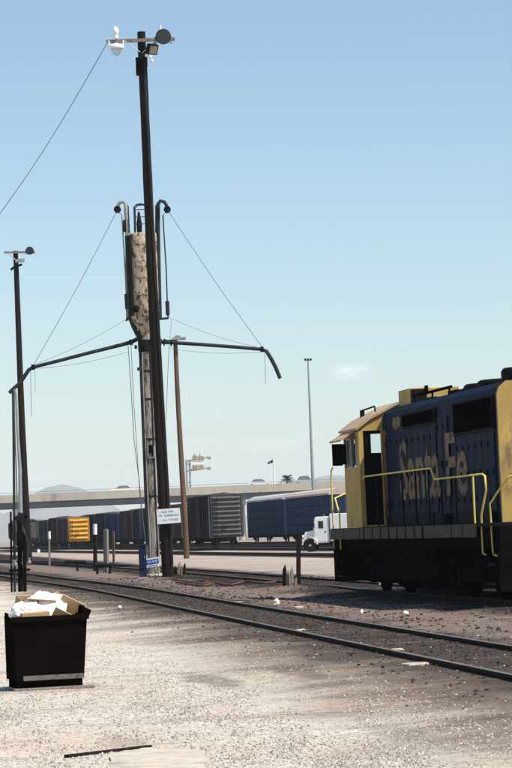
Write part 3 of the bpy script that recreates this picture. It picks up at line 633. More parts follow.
# ------------------------------------------------------------------ poles
def floodlight(par, org, p, aim, r, name='floodlight', yoke=None):
    aim = Vector(aim).normalized(); mb = MB()
    mb.lathe(p - aim * r * .9, aim, [(0, r * .25), (r * .1, r * .42), (r * .6, r * .75), (r * 1.1, r), (r * 1.18, r * 1.06), (r * 1.25, r * 1.06)], 16)
    f = mb.build(name, M['dark_steel'], par, org)
    MB().lathe(p + aim * r * .36, aim, [(0, r * .98), (.01, r * .9)], 16).build('lens', M['lens'], f, org)
    if yoke is not None:
        a = aim.cross(Vector((0, 0, 1))).normalized()
        MB().tube([p - a * r * 1.1, p - a * r * 1.1 - Vector((0, 0, r * .9)), yoke - a * r * .2, yoke + a * r * .2, p + a * r * 1.1 - Vector((0, 0, r * .9)), p + a * r * 1.1], r * .09, 5).build('yoke', M['galv'], f, org)
    return f
def pole_mesh(b, t, r0, r1, n=14, seg=26):
    pts = []; rs = []
    for i in range(seg + 1):
        k = i / seg; p = b.lerp(t, k)
        pts.append(p + Vector((math.sin(k * 5 + b.x) * .03, 0, 0))); rs.append(r0 + (r1 - r0) * k + random.uniform(-.006, .006))
    return MB().tube(pts, rs, n)
# tall pole in front of the sand tower
PD = 112
b = gnd(167.5, 577.5); PD = b.y; b.z = -.05; tp = at(140.5, 32, PD)
lp = thing('light_pole', b, 'tall dark leaning wooden light pole in front of the sand tower', 'pole')
pole_mesh(b, tp, .235, .17).build('pole', M['creosote'], lp, b)
def cab_(mat_, name, pts, r, par, org, n=6): return MB().tube(pts, r, n).build(name, mat_, par, org)
ca, cb = at(106, 41.5, PD - .25), at(175, 39, PD - .25); ux = (cb - ca).normalized()
arm = MB().obox((ca + cb) / 2, ux, (0, 1, 0), ux.cross(Vector((0, 1, 0))), (cb - ca).length, .12, .13).build('crossarm', M['greywood'], lp, b)
cab_(M['galv'], 'brace', [at(124, 41, PD - .3), at(140, 52, PD - .3)], .02, lp, b)
cab_(M['galv'], 'brace', [at(157, 40, PD - .3), at(142, 53, PD - .3)], .02, lp, b)
# lamp with porcelain top and glass bowl at the left end
q = at(116, 41, PD - .3); upv = Vector((0, 0, 1))
lm = MB().lathe(q + upv * .10, upv, [(0, .09), (.1, .11), (.16, .08), (.2, .12), (.38, .12), (.45, .07), (.5, .02)], 12).build('insulator', M['porcelain'], lp, b)
MB().lathe(q - upv * .08, -upv, [(0, .06), (.06, .10), (.1, .3), (.2, .32), (.24, .30)], 14).build('lamp_reflector', M['porcelain'], lp, b)
MB().lathe(q - upv * .30, -upv, [(0, .2), (.12, .2), (.25, .14), (.32, .03)], 12).build('lamp_globe', glass('lamp_globe_glass', (.8, .85, .85), .1, .8), lp, b)
MB().tube([q + Vector((-.3, 0, .02)), q + Vector((-.28, 0, -.22)), q + Vector((-.16, 0, -.38))], .035, 6).build('lamp_bracket', M['porcelain'], lp, b)
MB().tube([q + Vector((.3, 0, .02)), q + Vector((.28, 0, -.22)), q + Vector((.16, 0, -.38))], .035, 6).build('lamp_bracket', M['porcelain'], lp, b)
q = at(163, 36.5, PD - .4)
floodlight(lp, b, q, (.12, -1, -.22), .30, yoke=at(162, 40, PD - .2))
MB().cyl(q + Vector((-.1, .1, .24)), q + Vector((-.1, .1, .48)), .06, .03).build('finial', M['porcelain'], lp, b)
# square floodlight
q = at(152, 49, PD - .5); ay = Vector((.45, -.75, -.48)).normalized(); ax = Vector((0, 0, 1)).cross(ay).normalized(); ax = -ax; az = ax.cross(ay)
sf = MB().obox(q, ax, ay, az, .42, .24, .40).obox(q - ay * .16, ax, ay, az, .28, .1, .28).build('square_floodlight', M['dark_steel'], lp, b)
MB().obox(q + ay * .125, ax, ay, az, .33, .012, .31).build('lens', mat('lamp_lens_tan', (.34, .29, .22), .25, var=.2), sf, b)
MB().obox(at(145.5, 60, PD - .35), (1, 0, 0), (0, 1, 0), (0, 0, 1), .14, .3, .5).build('ballast_box', M['dark_steel'], lp, b)
MB().obox(at(137.3, 66.5, PD - .2), (1, 0, 0), (0, 1, 0), (0, 0, 1), .12, .22, .72).build('junction_box', M['black'], lp, b)
for px, py in ((146.5, 57), (150.5, 58.5), (152, 62.5)): MB().lathe(at(px, py, PD - .5), (0, 0, 1), [(0, .03), (.04, .07), (.1, .07), (.14, .03)], 8).build('insulator', M['porcelain'], lp, b)
cab_(M['pipe'], 'conduit', [at(144 + (y - 60) * .0573, y, PD - .24) for y in range(64, 575, 20)], .028, lp, b)
for k in range(14):
    y = 470 + k * 7.2; MB().cyl(at(164.4 - (577 - y) * .056, y, PD - .28), at(163.6 - (577 - y) * .056, y - .6, PD - .42), .010, n=5).build('nail', M['dark_steel'], lp, b)
# notice on the pole
s0 = at(168.6, 516, PD - .36); ux = (at(180, 515, PD - .36) - at(157, 516.8, PD - .36)).normalized(); uz = Vector((0, 1, 0)).cross(ux) * -1
if uz.z < 0: uz = -uz
ns = thing('notice_board', s0, 'white rectangular notice with faint lettering on the dark light pole', 'sign')
MB().obox(s0, ux, (0, 1, 0), uz, .95, .03, .60).build('board', M['white'], ns, s0)
def scribble(o, rows, mm, par, org, ux, uz, dy):
    """illegible rows of small painted characters"""
    mb = MB()
    for (x0, x1, z, h) in rows:
        x = x0
        while x < x1:
            wd = h * random.uniform(.35, .6)
            if random.random() < .84:
                c = o + ux * (x + wd / 2) + uz * z + Vector((0, dy, 0)); k = random.randrange(4); th = h * .16
                mb.obox(c - ux * wd * .42, ux, (0, 1, 0), uz, th, .004, h)
                if k in (0, 1): mb.obox(c + uz * h * .42, ux, (0, 1, 0), uz, wd * .68, .004, th)
                if k in (0, 2): mb.obox(c, ux, (0, 1, 0), uz, wd * .68, .004, th)
                if k in (1, 3): mb.obox(c + ux * wd * .42, ux, (0, 1, 0), uz, th, .004, h)
                if k in (2, 3): mb.obox(c - uz * h * .42, ux, (0, 1, 0), uz, wd * .68, .004, th)
            x += wd + h * .22
    tag(mb.build('lettering', mm, par, org), kind='stuff')
scribble(s0, [(-.26, .20, .18, .08), (-.36, .38, .03, .08), (-.24, -.08, -.15, .085), (0, .14, -.15, .085), (.2, .36, -.15, .085)], M['inkgrey'], ns, s0, ux, uz, -.0175)
for k in (-.43, .43): MB().cyl(s0 + ux * k + uz * .25 - Vector((0, .012, 0)), s0 + ux * k + uz * .25 - Vector((0, .022, 0)), .015, n=6).build('bolt', M['dark_steel'], ns, s0)

# left pole and brown pole
b2 = gnd(28.3, 565); d = b2.y; b2.z = -.05
lp2 = thing('light_pole', b2, 'dark wooden light pole near the left edge with floodlight crossarm', 'pole')
pole_mesh(b2, at(15, 251, d), .27, .17).build('pole', M['creosote'], lp2, b2)
ca, cb = at(4, 252.5, d - .3), at(35, 252, d - .3); ux_ = (cb - ca).normalized()
MB().obox((ca + cb) / 2, ux_, (0, 1, 0), ux_.cross(Vector((0, 1, 0))), (cb - ca).length, .13, .13).build('crossarm', M['greywood'], lp2, b2)
floodlight(lp2, b2, at(29.5, 250.5, d - .5), (.1, -1, -.25), .27, yoke=at(29.5, 253, d - .3))
q = at(20, 260.5, d - .5)
MB().obox(q, (1, 0, .06), (0, 1, 0), (-.06, 0, 1), .62, .4, .22).build('square_floodlight', M['galv'], lp2, b2)
MB().tube([at(10.5, 270, d - .4), at(14, 267, d - .4), at(22, 264.5, d - .4)], .08, 6).build('bracket', M['dark_steel'], lp2, b2)
cab_(M['galv'], 'brace', [at(8, 253, d - .35), at(15.5, 260, d - .35)], .03, lp2, b2)
b3 = gnd(186.3, 558.5); d = b3.y; b3.z = -.05
lp3 = thing('light_pole', b3, 'slender brown wooden pole right of the sand tower with flat lamp on top', 'pole')
pole_mesh(b3, at(175.3, 340, d), .20, .15).build('pole', M['brownwood'], lp3, b3)
q = at(179, 338.5, d - .3)
MB().obox(q, (1, 0, .02), (0, 1, 0), (-.02, 0, 1), .95, .45, .16).obox(q + Vector((-.1, 0, .14)), (1, 0, 0), (0, 1, 0), (0, 0, 1), .4, .3, .14).build('lamp_housing', M['galv'], lp3, b3)
MB().obox(q + Vector((.2, -.02, -.09)), (1, 0, 0), (0, 1, 0), (0, 0, 1), .4, .34, .03).build('lens', M['lens'], lp3, b3)
MB().tube([at(163, 340, d - .3), at(175, 341, d - .3)], .05, 6).build('bracket', M['dark_steel'], lp3, b3)
# far lighting mast
md = 455; b4 = Vector((at(313, 484, md).x + .25, md, 0))
ms = thing('lighting_mast', b4, 'thin tall grey lighting mast far behind the blue cars', 'light mast')
MB().tube([b4, at(313, 484, md), at(310.4, 420, md), at(308, 361, md)], [.32, .26, .2, .12], 10).build('mast', M['galv'], ms, b4)
for px in (305.3, 308, 310.7): MB().obox(at(px, 359.5, md), (1, 0, .2), (0, 1, 0), (-.2, 0, 1), .34, .35, .3).build('floodlight', M['dark_steel'], ms, b4)
MB().obox(at(308, 360.6, md), (1, 0, 0), (0, 1, 0), (0, 0, 1), 1.1, .1, .08).build('crossbar', M['galv'], ms, b4)
# service wire from the tall pole running off to the left
wr = thing('overhead_wire', at(106.5, 44, PD - .3), 'thin overhead wire running from the tall pole down to the left', 'wire')
p0, p1 = at(106.5, 44, PD - .3), at(-20, 240, PD + 12)
MB().tube([p0.lerp(p1, k / 12) - Vector((0, 0, .35 * math.sin(math.pi * k / 12))) for k in range(13)], .014, 5).build('wire', M['wire'], wr, wr.location)

# ------------------------------------------------------------------ sand tower
TD = 114.5; tb = gnd(154, 576.5); TD = tb.y; tb.z = 0
st = thing('sand_tower', tb, 'tall pale weathered sand tower with tank on top and two spout pipes', 'tower')
def T(name, mb, m, par=None): return mb.build(name, m, par or st, tb)
tx = lambda y: 154.2 - (577 - y) * .0385                      # tower axis in the picture
pts = [at(tx(y), y, TD) for y in (577, 560, 540, 500, 450, 400, 360, 345, 332)]
colm = T('column', MB().tube([Vector((pts[0].x, pts[0].y, -.1))] + pts, [.27, .265, .262, .26, .255, .25, .245, .245, .245, .25], 14), M['tower'])
T('column_cap', MB().tube([at(tx(y), y, TD) for y in (352, 351, 341, 340)], [.30, .31, .31, .30], 12), M['dark_steel'])
for y in (497, 440, 400, 372): T('band', MB().tube([at(tx(y), y, TD), at(tx(y - 1.6), y - 1.6, TD)], .275, 14), M['dark_steel'])
T('access_hatch', MB().obox(at(151.2, 449, TD - .25), (1, 0, 0), (0, 1, 0), (0, 0, 1), .22, .12, .34), M['black'])
hf = at(151.2, 457.5, TD - .27)
T('bracket', MB().obox(hf, (1, 0, 0), (0, 1, 0), (0, 0, 1), .30, .1, .05).obox(hf + Vector((-.13, 0, .25)), (1, 0, 0), (0, 1, 0), (0, 0, 1), .04, .1, .5).obox(hf + Vector((.13, 0, .25)), (1, 0, 0), (0, 1, 0), (0, 0, 1), .04, .1, .5), M['paleiron'])
T('downpipe', MB().tube([at(tx(y) - 5.2, y, TD - .12) for y in (330, 345, 360, 400, 450, 500, 545)], .075, 7), M['pipe'])
T('conduit', MB().tube([at(tx(y) + 4.6, y, TD - .2) for y in (352, 400, 450, 500, 560)], .03, 6), M['pipe'])
T('conduit', MB().tube([at(tx(y) - 3.2 + .5 * math.sin(y), y, TD - .27) for y in (352, 375, 400, 425, 450, 475, 500, 530, 565)], .022, 6), M['paleiron'])
# tank
tk = T('tank', MB().tube([at(tx(y), y, TD) for y in (336, 330, 321, 316, 290, 260, 236, 234, 232.5)], [.24, .28, .60, .66, .67, .67, .67, .655, .0], 26), M['tank'])
for y in (312, 296, 279, 262, 246): T('tank_hoop', MB().tube([at(tx(y), y, TD), at(tx(y - 1.1), y - 1.1, TD)], .683, 26), M['tank'], tk)
T('tank_strip', MB().tube([at(tx(y) - 12.2, y, TD - .56) for y in (316, 290, 262, 236)], .085, 6), M['dark_steel'], tk)
T('tank_pipe', MB().tube([at(tx(y) - 14.2, y, TD - .30) for y in (236, 260, 290, 318)] + [at(133.5, 327, TD - .2), at(138, 336, TD - .2)], .09, 8), M['pipe'])
T('valve', MB().lathe(at(136, 309, TD - .75), (0, -1, 0), [(0, .1), (.1, .16), (.18, .16), (.2, .05)], 10), M['dark_steel'], tk)
T('tank_vent', MB().tube([at(139.5, 233, TD), at(139.2, 224, TD), at(138.6, 212, TD)], [.1, .12, .04], 8), M['dark_steel'])
# ladder and guard rail on the tank top
g1 = [(134.6, 233), (133.9, 207), (136.5, 204.4), (141, 203.8), (144, 204.6)]
T('guard_rail', MB().tube([at(x, y, TD - .3) for x, y in g1], .028, 6), M['pipe'])
T('guard_rail', MB().tube([at(x + 1, y + 1, TD + .35) for x, y in g1], .028, 6), M['pipe'])
for y in (210, 217, 224): T('rung', MB().cyl(at(134.2, y, TD - .3), at(145.5, y - .4, TD - .3), .018, n=5), M['pipe'])
lad = MB()
for dx in (-2.4, 2.4): lad.tube([at(tx(y) + 9.5 + dx, y, TD + .62) for y in (232, 280, 330)], .022, 5)
for k in range(13): lad.cyl(at(tx(235 + 7.5 * k) + 7.1, 235 + 7.5 * k, TD + .62), at(tx(235 + 7.5 * k) + 11.9, 235 + 7.5 * k, TD + .62), .016, n=5)
T('ladder', lad, M['pipe'])
# side frames with curved tops, pulleys and counterweights
for side in (-1, 1):
    X = (lambda x: x) if side < 0 else (lambda x: x)
    if side < 0:
        post = [(128.3, 318), (127.2, 270), (126.8, 230), (125.6, 204.5), (123.8, 201.5), (119.5, 202.5), (117.5, 206)]
        rod = [(121.8, 215), (125.0, 270), (126.3, 297)]; wt = [(126.2, 294), (127, 309)]; low = [(127, 309), (127.3, 320), (125.5, 320.5)]; pul = (117.3, 209.5)
        plate = (124.6, 226)
    else:
        post = [(160.2, 318), (159.0, 270), (158.3, 230), (158.2, 204.5), (160, 200.8), (164.5, 202), (166.8, 206)]
        rod = [(162.8, 215), (166.2, 270), (167.3, 303)]; wt = [(167.2, 301), (167.8, 315)]; low = [(167.8, 314), (168, 318.2), (159, 319)]; pul = (167.2, 209.5)
        plate = (158.0, 214)
    T('hoist_post', MB().tube([at(x, y, TD - .1) for x, y in post], .075, 8), M['pipe'] if side > 0 else M['paleiron'])
    T('hoist_post', MB().tube([at(x - side * 2.0, y + 2, TD + .2) for x, y in post[:5]], .05, 6), M['pipe'])
    T('counterweight_rod', MB().tube([at(x, y, TD - .1) for x, y in rod], .028, 6), M['paleiron'] if side < 0 else M['pipe'])
    T('counterweight', MB().tube([at(x, y, TD - .1) for x, y in wt], .085, 8), M['pipe'])
    T('counterweight_stop', MB().tube([at(x, y, TD - .1) for x, y in low], .05, 6), M['pipe'])
    pp = at(*pul, TD - .1)
    T('pulley', MB().lathe(pp + Vector((0, -.09, 0)), (0, 1, 0), [(0, .15), (.05, .15), (.06, .11), (.12, .11), (.13, .15), (.18, .15)], 14).cyl(pp + Vector((0, -.12, 0)), pp + Vector((0, .12, 0)), .04, n=6), M['dark_steel'])
    T('mount_plate', MB().obox(at(*plate, TD - .15), (1, 0, 0), (0, 1, 0), (0, 0, 1), .12, .1, .5), M['dark_steel'])
    T('rope', MB().tube([pp + Vector((.0, -.1, -.1)), at(*rod[0], TD - .1)], .012, 5), M['wire'])
for y in (236, 268, 300):
    T('hoist_bracket', MB().cyl(at(tx(y) - 15, y, TD - .1), at(126.9 + (y - 230) * .015, y, TD - .1), .03, n=6).cyl(at(tx(y) + 15, y, TD - .1), at(158.5 + (y - 230) * .018, y, TD - .1), .03, n=6), M['pipe'])
# spout pipes
T('spout_pipe', MB().tube([at(x, y, TD - .2) for x, y in ((141, 336), (137.5, 339), (131, 342.2), (120, 345.2), (90, 352.6), (60, 360.4), (33, 367.2), (28.5, 370), (24, 377), (19, 384), (13.5, 388.5), (9, 393))], [.09, .09, .085, .08, .075, .075, .075, .08, .085, .085, .08, .075], 8), M['pipe'])
T('spout_pipe', MB().tube([at(x, y, TD - .2) for x, y in ((150, 341), (165, 342.2), (200, 344.4), (235, 347), (262, 349.3), (266.5, 351.2), (270.5, 357.5), (275.5, 367), (280.2, 378.5))], [.085, .08, .075, .075, .075, .08, .085, .085, .08], 8), M['pipe'])
for px, py in ((160, 342), (163.5, 342.2), (170.5, 342.8)): T('pipe_flange', MB().tube([at(px, py, TD - .2), at(px + 1.4, py + .1, TD - .2)], .15, 10), M['dark_steel'])
for px, py in ((131, 342.3), (33, 367.2), (262, 349.3)): T('pipe_clamp', MB().obox(at(px, py, TD - .2), (1, 0, 0), (0, 1, 0), (0, 0, 1), .14, .26, .22), M['dark_steel'])
for a, b_ in (((117.3, 210), (34, 364)), ((167.6, 210), (261.5, 346)), ((127, 319), (35, 364.5)), ((168, 317), (256, 347)), ((33, 368.8), (128, 352)), ((168, 348.5), (262, 352))):
    pa, pb = at(*a, TD - .2), at(*b_, TD - .2)
    thick = .011 if a[1] < 300 else .007
    T('stay_cable', MB().tube([pa.lerp(pb, k / 8) - Vector((0, 0, .12 * math.sin(math.pi * k / 8))) for k in range(9)], thick, 5), M['wire'])
def hang(pts, r=.011): T('hanging_rope', MB().tube([at(x, y, TD - .35) for x, y in pts], r, 5), M['wire'])
hang([(128, 345), (131, 390), (134, 440), (139, 480), (143, 520), (147, 556)], .016); hang([(131, 345), (133.5, 400), (137, 450), (140, 500), (145, 540), (149, 560)], .013); hang([(169, 346), (167.5, 380), (166, 420)])
hang([(171.5, 320), (169, 346)], .008); hang([(264.8, 351), (265.2, 368), (265.5, 384)]); hang([(30.5, 371), (30.8, 395), (31.4, 417)]); hang([(34.5, 369), (35, 380), (35, 392)], .008)
T('fitting', MB().tube([at(139.2, 369, TD - .1), at(137.2, 369, TD - .1)], .07, 6).tube([at(160, 360, TD - .1), at(162, 360, TD - .1)], .07, 6).tube([at(137, 347, TD - .1), at(134.5, 347, TD - .1)], .08, 6), M['dark_steel'])
T('footing', MB().tube([Vector((pts[0].x, pts[0].y, -.1)), Vector((pts[0].x, pts[0].y, .12))], [.62, .55], 9, smooth=False), M['slab'])
# blue cabinet and little blue sign at the foot
cbp = gnd(143.4, 578.5); cbp.z = 0
bc = thing('control_cabinet', cbp, 'narrow dark blue steel cabinet at the foot of the sand tower', 'cabinet')
MB().bx(-.15, .15, -.13, .13, .06, 1.32).build('housing', M['navy'], bc, bevel=.012)
MB().bx(-.13, .13, -.145, -.131, .4, 1.24).build('door', M['navy'], bc)
MB().bx(.07, .095, -.17, -.146, .8, .92).build('handle', M['galv'], bc)
MB().bx(-.17, .17, -.15, .15, 1.32, 1.35).build('lid', M['navy'], bc); MB().bx(-.19, .19, -.17, .17, -.05, .06).build('plinth', M['slab'], bc)
sp = at(152.6, 562.4, TD - .75); sux = Vector((.985, 0, .12)).normalized(); suz = Vector((-.12, 0, .985)).normalized()
sg_ = thing('safety_sign', Vector((sp.x, sp.y, 0)), 'small blue and white sign propped at the foot of the sand tower', 'sign'); so_ = sg_.location.copy()
MB().obox(sp, sux, (0, 1, 0), suz, .60, .02, .38).build('board', M['white'], sg_, so_)
MB().obox(sp + suz * .03 - Vector((0, .0125, 0)), sux, (0, 1, 0), suz, .52, .004, .21).build('blue_field', M['inkblue'], sg_, so_)
scribble(sp, [(-.2, .2, .035, .09)], M['white'], sg_, so_, sux, suz, -.017)
scribble(sp, [(-.22, .2, -.14, .05)], M['inkblue'], sg_, so_, sux, suz, -.0125)
for k in (-.2, .2): MB().cyl(sp + sux * k - suz * .1 + Vector((0, .03, 0)), Vector((sp.x + k * 1.05, sp.y + .2, 0)), .02, n=6).build('leg', M['greywood'], sg_, so_)

# ------------------------------------------------------------------ stakes, posts, low pipe stands
def stake(px, py0, py1, r, m, label, name='stake', cat='stake', group=None, lean=0, pointed=True, white=False):
    b = gnd(px, py0); d = b.y; t = at(px + lean, py1, d); hgt = t.z
    o = thing(name, b, label, cat, group); z0 = -.1
    ax = Vector((random.uniform(.8, 1), random.uniform(-.5, .5), 0)).normalized(); ay = Vector((-ax.y, ax.x, 0))
    bb = Vector((b.x, b.y, z0))
    mb = MB(); k = .82 if pointed else .99
    def ring(p, a): return [p + ax * a + ay * a * .8, p - ax * a + ay * a * .7, p - ax * a - ay * a * .8, p + ax * a * .9 - ay * a * .8]
    vs = ring(bb, r) + ring(bb.lerp(t, .5), r * .97) + ring(bb.lerp(t, k), r * .9) + [t + ax * r * .4]
    fs = [(0, 3, 2, 1)] + [(j * 4 + i, j * 4 + (i + 1) % 4, j * 4 + 4 + (i + 1) % 4, j * 4 + 4 + i) for j in range(2) for i in range(4)] + [(8 + i, 8 + (i + 1) % 4, 12) for i in range(4)]
    mb.add(vs, fs); mb.build('shaft', m, o, b)
    if white:
        MB().tube([bb.lerp(t, .80), bb.lerp(t, 1.02)], r * 1.25, 8).build('painted_top', M['white'], o, b)
    return o
stake(298.5, 591, 530, .062, M['creosote'], 'tallest dark post in the cluster of stakes before the engine', 'wooden_post', 'post', pointed=False)
for px, y0, y1, r, ln, lb in ((284.5, 592, 564, .05, 0, 'leftmost pointed weathered stake in the cluster before the engine'), (289, 591.5, 570, .055, -1.2, 'short split stake in the middle of the cluster before the engine'),
                              (292.3, 590.5, 566, .045, -.6, 'slim dark stake beside the tallest post before the engine'), (295.3, 592.5, 577, .04, .5, 'shortest stub stake leaning against the tallest post')):
    stake(px, y0, y1, r, M['greywood'] if px > 285 else M['creosote'], lb, group='weathered stakes before the engine', lean=ln)
for px, y0, y1, r, ln, m, lb in ((175.5, 576.5, 566, .06, -.3, 'creosote', 'short dark stake touching the foot of the tall pole'), (178.7, 576, 561, .05, .6, 'greywood', 'leaning grey stake right of the tall pole'),
                                 (181.2, 577, 565, .05, .3, 'brownwood', 'brown stake third from the tall pole'), (184, 576.5, 562.5, .05, .6, 'creosote', 'dark outer stake farthest from the tall pole')):
    stake(px, y0, y1, r, M[m], lb, group='stakes right of the tall pole', lean=ln)
stake(49.5, 566, 532, .07, M['greywood'], 'white topped marker post standing left of the yellow ended boxcar', 'marker_post', 'post', 'marker posts in the yard', -.3, False, True)
stake(95.2, 571, 525, .085, M['creosote'], 'dark marker post with white top right of the yellow ended boxcar', 'marker_post', 'post', 'marker posts in the yard', -.3, False, True)
stake(106.4, 572, 529, .11, M['greywood'], 'thick pale grey marker post right of the white topped one', 'marker_post', 'post', 'marker posts in the yard', -.6, False)
stake(113.6, 566, 531, .06, M['brownwood'], 'thin brown marker post nearest the sand tower', 'marker_post', 'post', 'marker posts in the yard', -.2, False)
def stand(x0, x1, y, legs, label):
    a = gnd((x0 + x1) / 2, y + 9); d = a.y; o = thing('pipe_stand', a, label, 'pipe stand', 'low pipe stands in the yard')
    pa, pb = at(x0, y, d), at(x1, y + .5, d)
    MB().tube([pa, pb], .10, 8).build('pipe', M['dark_steel'], o, a)
    for lx in legs:
        p = at(lx, y + .6, d); MB().bx(p.x - .06, p.x + .06, d - .05, d + .05, -.1, p.z).build('leg', M['creosote'], o, a)
stand(64.5, 86, 562, (77,), 'low dark pipe on a single leg below the yellow ended boxcar')
stand(94.5, 112, 565, (109.5, 97), 'low dark pipe on two legs beside the marker posts')

# service stand with hose at the left edge
sb = gnd(20, 592.5); d = sb.y
ss = thing('service_stand', sb, 'black fuel and sand service stand with grey hose at the left edge', 'service stand')
def V(name, mb, m): return mb.build(name, m, ss, sb)
V('post', MB().tube([at(20.6, 596, d), at(19.4, 517, d)], .085, 8), M['black'])
V('post', MB().tube([at(25.0, 596, d - .5), at(24.2, 535, d - .5)], .06, 8), M['black'])
V('post', MB().tube([at(11.6, 594, d), at(10.6, 512, d)], .035, 7), M['black'])
V('standpipe', MB().tube([at(14.6, 594, d + .3), at(13.8, 470, d + .3), at(13.0, 396, d + .3), at(12.4, 389, d + .3)], .045, 7), M['pipe'])
V('hose', MB().tube([at(20.4, 514, d), at(19.9, 470, d), at(17.4, 430, d), at(16.0, 395, d), at(15, 389, d)], [.075, .06, .045, .04, .04], 8), M['galv'])
V('hose', MB().tube([at(17.4, 520, d - .1), at(16.2, 470, d - .1), at(14.8, 430, d - .1), at(14.0, 391, d - .1)], .022, 6), M['wire'])
V('head', MB().tube([at(20, 524, d), at(19.9, 517, d), at(19.8, 512.5, d)], [.12, .16, .08], 10), M['dark_steel'])
V('crosspipe', MB().tube([at(9, 571, d - .1), at(30, 569.5, d - .1)], .04, 7).tube([at(13, 519, d), at(27, 516.5, d)], .045, 7), M['black'])
for px, py in ((14.5, 566.5), (24.5, 565), (28.3, 564.5)): V('valve', MB().lathe(at(px, py, d - .15), (0, 0, 1), [(0, .06), (.05, .1), (.1, .1), (.16, .05), (.2, .09), (.22, .09)], 10), M['paleiron'])
V('valve_box', MB().obox(at(21, 541, d - .05), (1, 0, 0), (0, 1, 0), (0, 0, 1), .26, .25, .62), M['black'])
V('hose', MB().tube([at(23, 528, d - .1), at(28, 545, d - .3), at(27, 562, d - .3)], .04, 7), M['pipe'])

# ------------------------------------------------------------------ waste bin and its rubbish
bnl, bnr = gnd(16.5, 691.5), gnd(88.5, 687.5)
bux = (bnr - bnl); wdt = bux.length; brz = math.atan2(bux.y, bux.x); bd = .78
bnc = (bnl + bnr) / 2; bnc.z = hz(bnc.x, bnc.y) + .018
bn_ = thing('waste_bin', bnc, 'black steel waste bin heaped with cardboard and paper in the foreground', 'waste bin', rz=brz)
W2 = wdt / 2
def pan(poly, a0, a1, ax): return MB().prism(poly, a0, a1, ax)
fr = MB().add([(-W2, .05, .1), (W2 - .04, .05, .1), (W2 + .01, -.03, .84), (-W2 - .01, -.03, .84), (-W2, .075, .1), (W2 - .04, .075, .1), (W2 + .01, -.005, .84), (-W2 - .01, -.005, .84)], [(0, 1, 2, 3), (7, 6, 5, 4), (0, 3, 7, 4), (1, 5, 6, 2), (3, 2, 6, 7), (0, 4, 5, 1)])
fr.build('front_panel', M['bin'], bn_)
MB().bx(-W2, W2 - .04, bd - .03, bd, .1, .86).build('back_panel', M['bin'], bn_)
MB().prism([(.08, .1), (bd - .032, .1), (bd - .032, .90), (-.003, .84)], -W2, -W2 + .025).build('side_panel', M['bin'], bn_)
MB().prism([(.08, .1), (bd - .032, .1), (bd - .032, .90), (-.003, .84)], W2 - .065, W2 - .04).build('side_panel', M['bin'], bn_)
MB().bx(-W2 + .03, W2 - .07, .08, bd - .04, .1, .12).build('floor_panel', M['bin'], bn_)
MB().prism([(W2 - .038, .70), (W2 + .06, .86), (W2 + .075, .90), (W2 - .038, .96)], .02, bd - .03, 'y').build('lifting_pocket', M['bin'], bn_)
MB().bx(-W2 - .03, W2 + .03, -.055, -.032, .80, .86).build('rim', M['bin'], bn_)
MB().bx(-W2 + .09, W2 - .05, .0, .045, .10, .155).build('ledge', M['ledge'], bn_)
MB().bx(-W2 + .02, W2 - .06, .055, bd - .05, .004, .1).build('base', M['bin'], bn_)
for i, (xx, yy) in enumerate(((-W2 + .3, -.004), (0, -.004), (W2 - .3, -.004))): pass
pl = thing('timber_plank', bnc + Vector((0, -.02, -.022)), 'weathered pale plank lying under the front of the waste bin', 'plank', rz=brz + .01)
MB().bx(-W2 - .03, W2 + .07, -.06, .10, .0, .034).build('board', M['greywood'], pl, bevel=.006)

binM = Matrix.Translation(bnc) @ Matrix.Rotation(brz, 4, 'Z')
def inbin(name, mb, m, loc, rot, label, cat, group='rubbish in the waste bin', bevel=0):
    o = mb.build(name, m, None, None, bevel); o.matrix_world = binM @ Matrix.Translation(loc) @ Matrix.Rotation(rot[2], 4, 'Z') @ Matrix.Rotation(rot[1], 4, 'Y') @ Matrix.Rotation(rot[0], 4, 'X')
    return tag(o, label, cat, group)
def openbox(w, dp, h, t=.008, flaps=True):
    mb = MB().bx(-w, w, -dp, dp, 0, t).bx(-w, w, -dp, -dp + t, t, h).bx(-w, w, dp - t, dp, t, h).bx(-w, -w + t, -dp + t, dp - t, t, h).bx(w - t, w, -dp + t, dp - t, t, h)
    if flaps:
        mb.add([(-w, -dp, h), (w, -dp, h), (w - .01, -dp - .13, h + .05), (-w + .01, -dp - .13, h + .05), (-w, -dp + t, h + .003), (w, -dp + t, h + .003), (w - .01, -dp - .13, h + .058), (-w + .01, -dp - .13, h + .058)], [(0, 3, 2, 1), (4, 5, 6, 7), (0, 1, 5, 4), (2, 3, 7, 6), (0, 4, 7, 3), (1, 2, 6, 5)])
        mb.add([(w, -dp, h), (w, dp, h), (w + .11, dp - .02, h + .09), (w + .11, -dp + .02, h + .09), (w - t, -dp, h), (w - t, dp, h), (w + .105, dp - .02, h + .096), (w + .105, -dp + .02, h + .096)], [(0, 1, 2, 3), (7, 6, 5, 4), (0, 3, 7, 4), (1, 5, 6, 2), (3, 2, 6, 7), (0, 4, 5, 1)])
    return mb
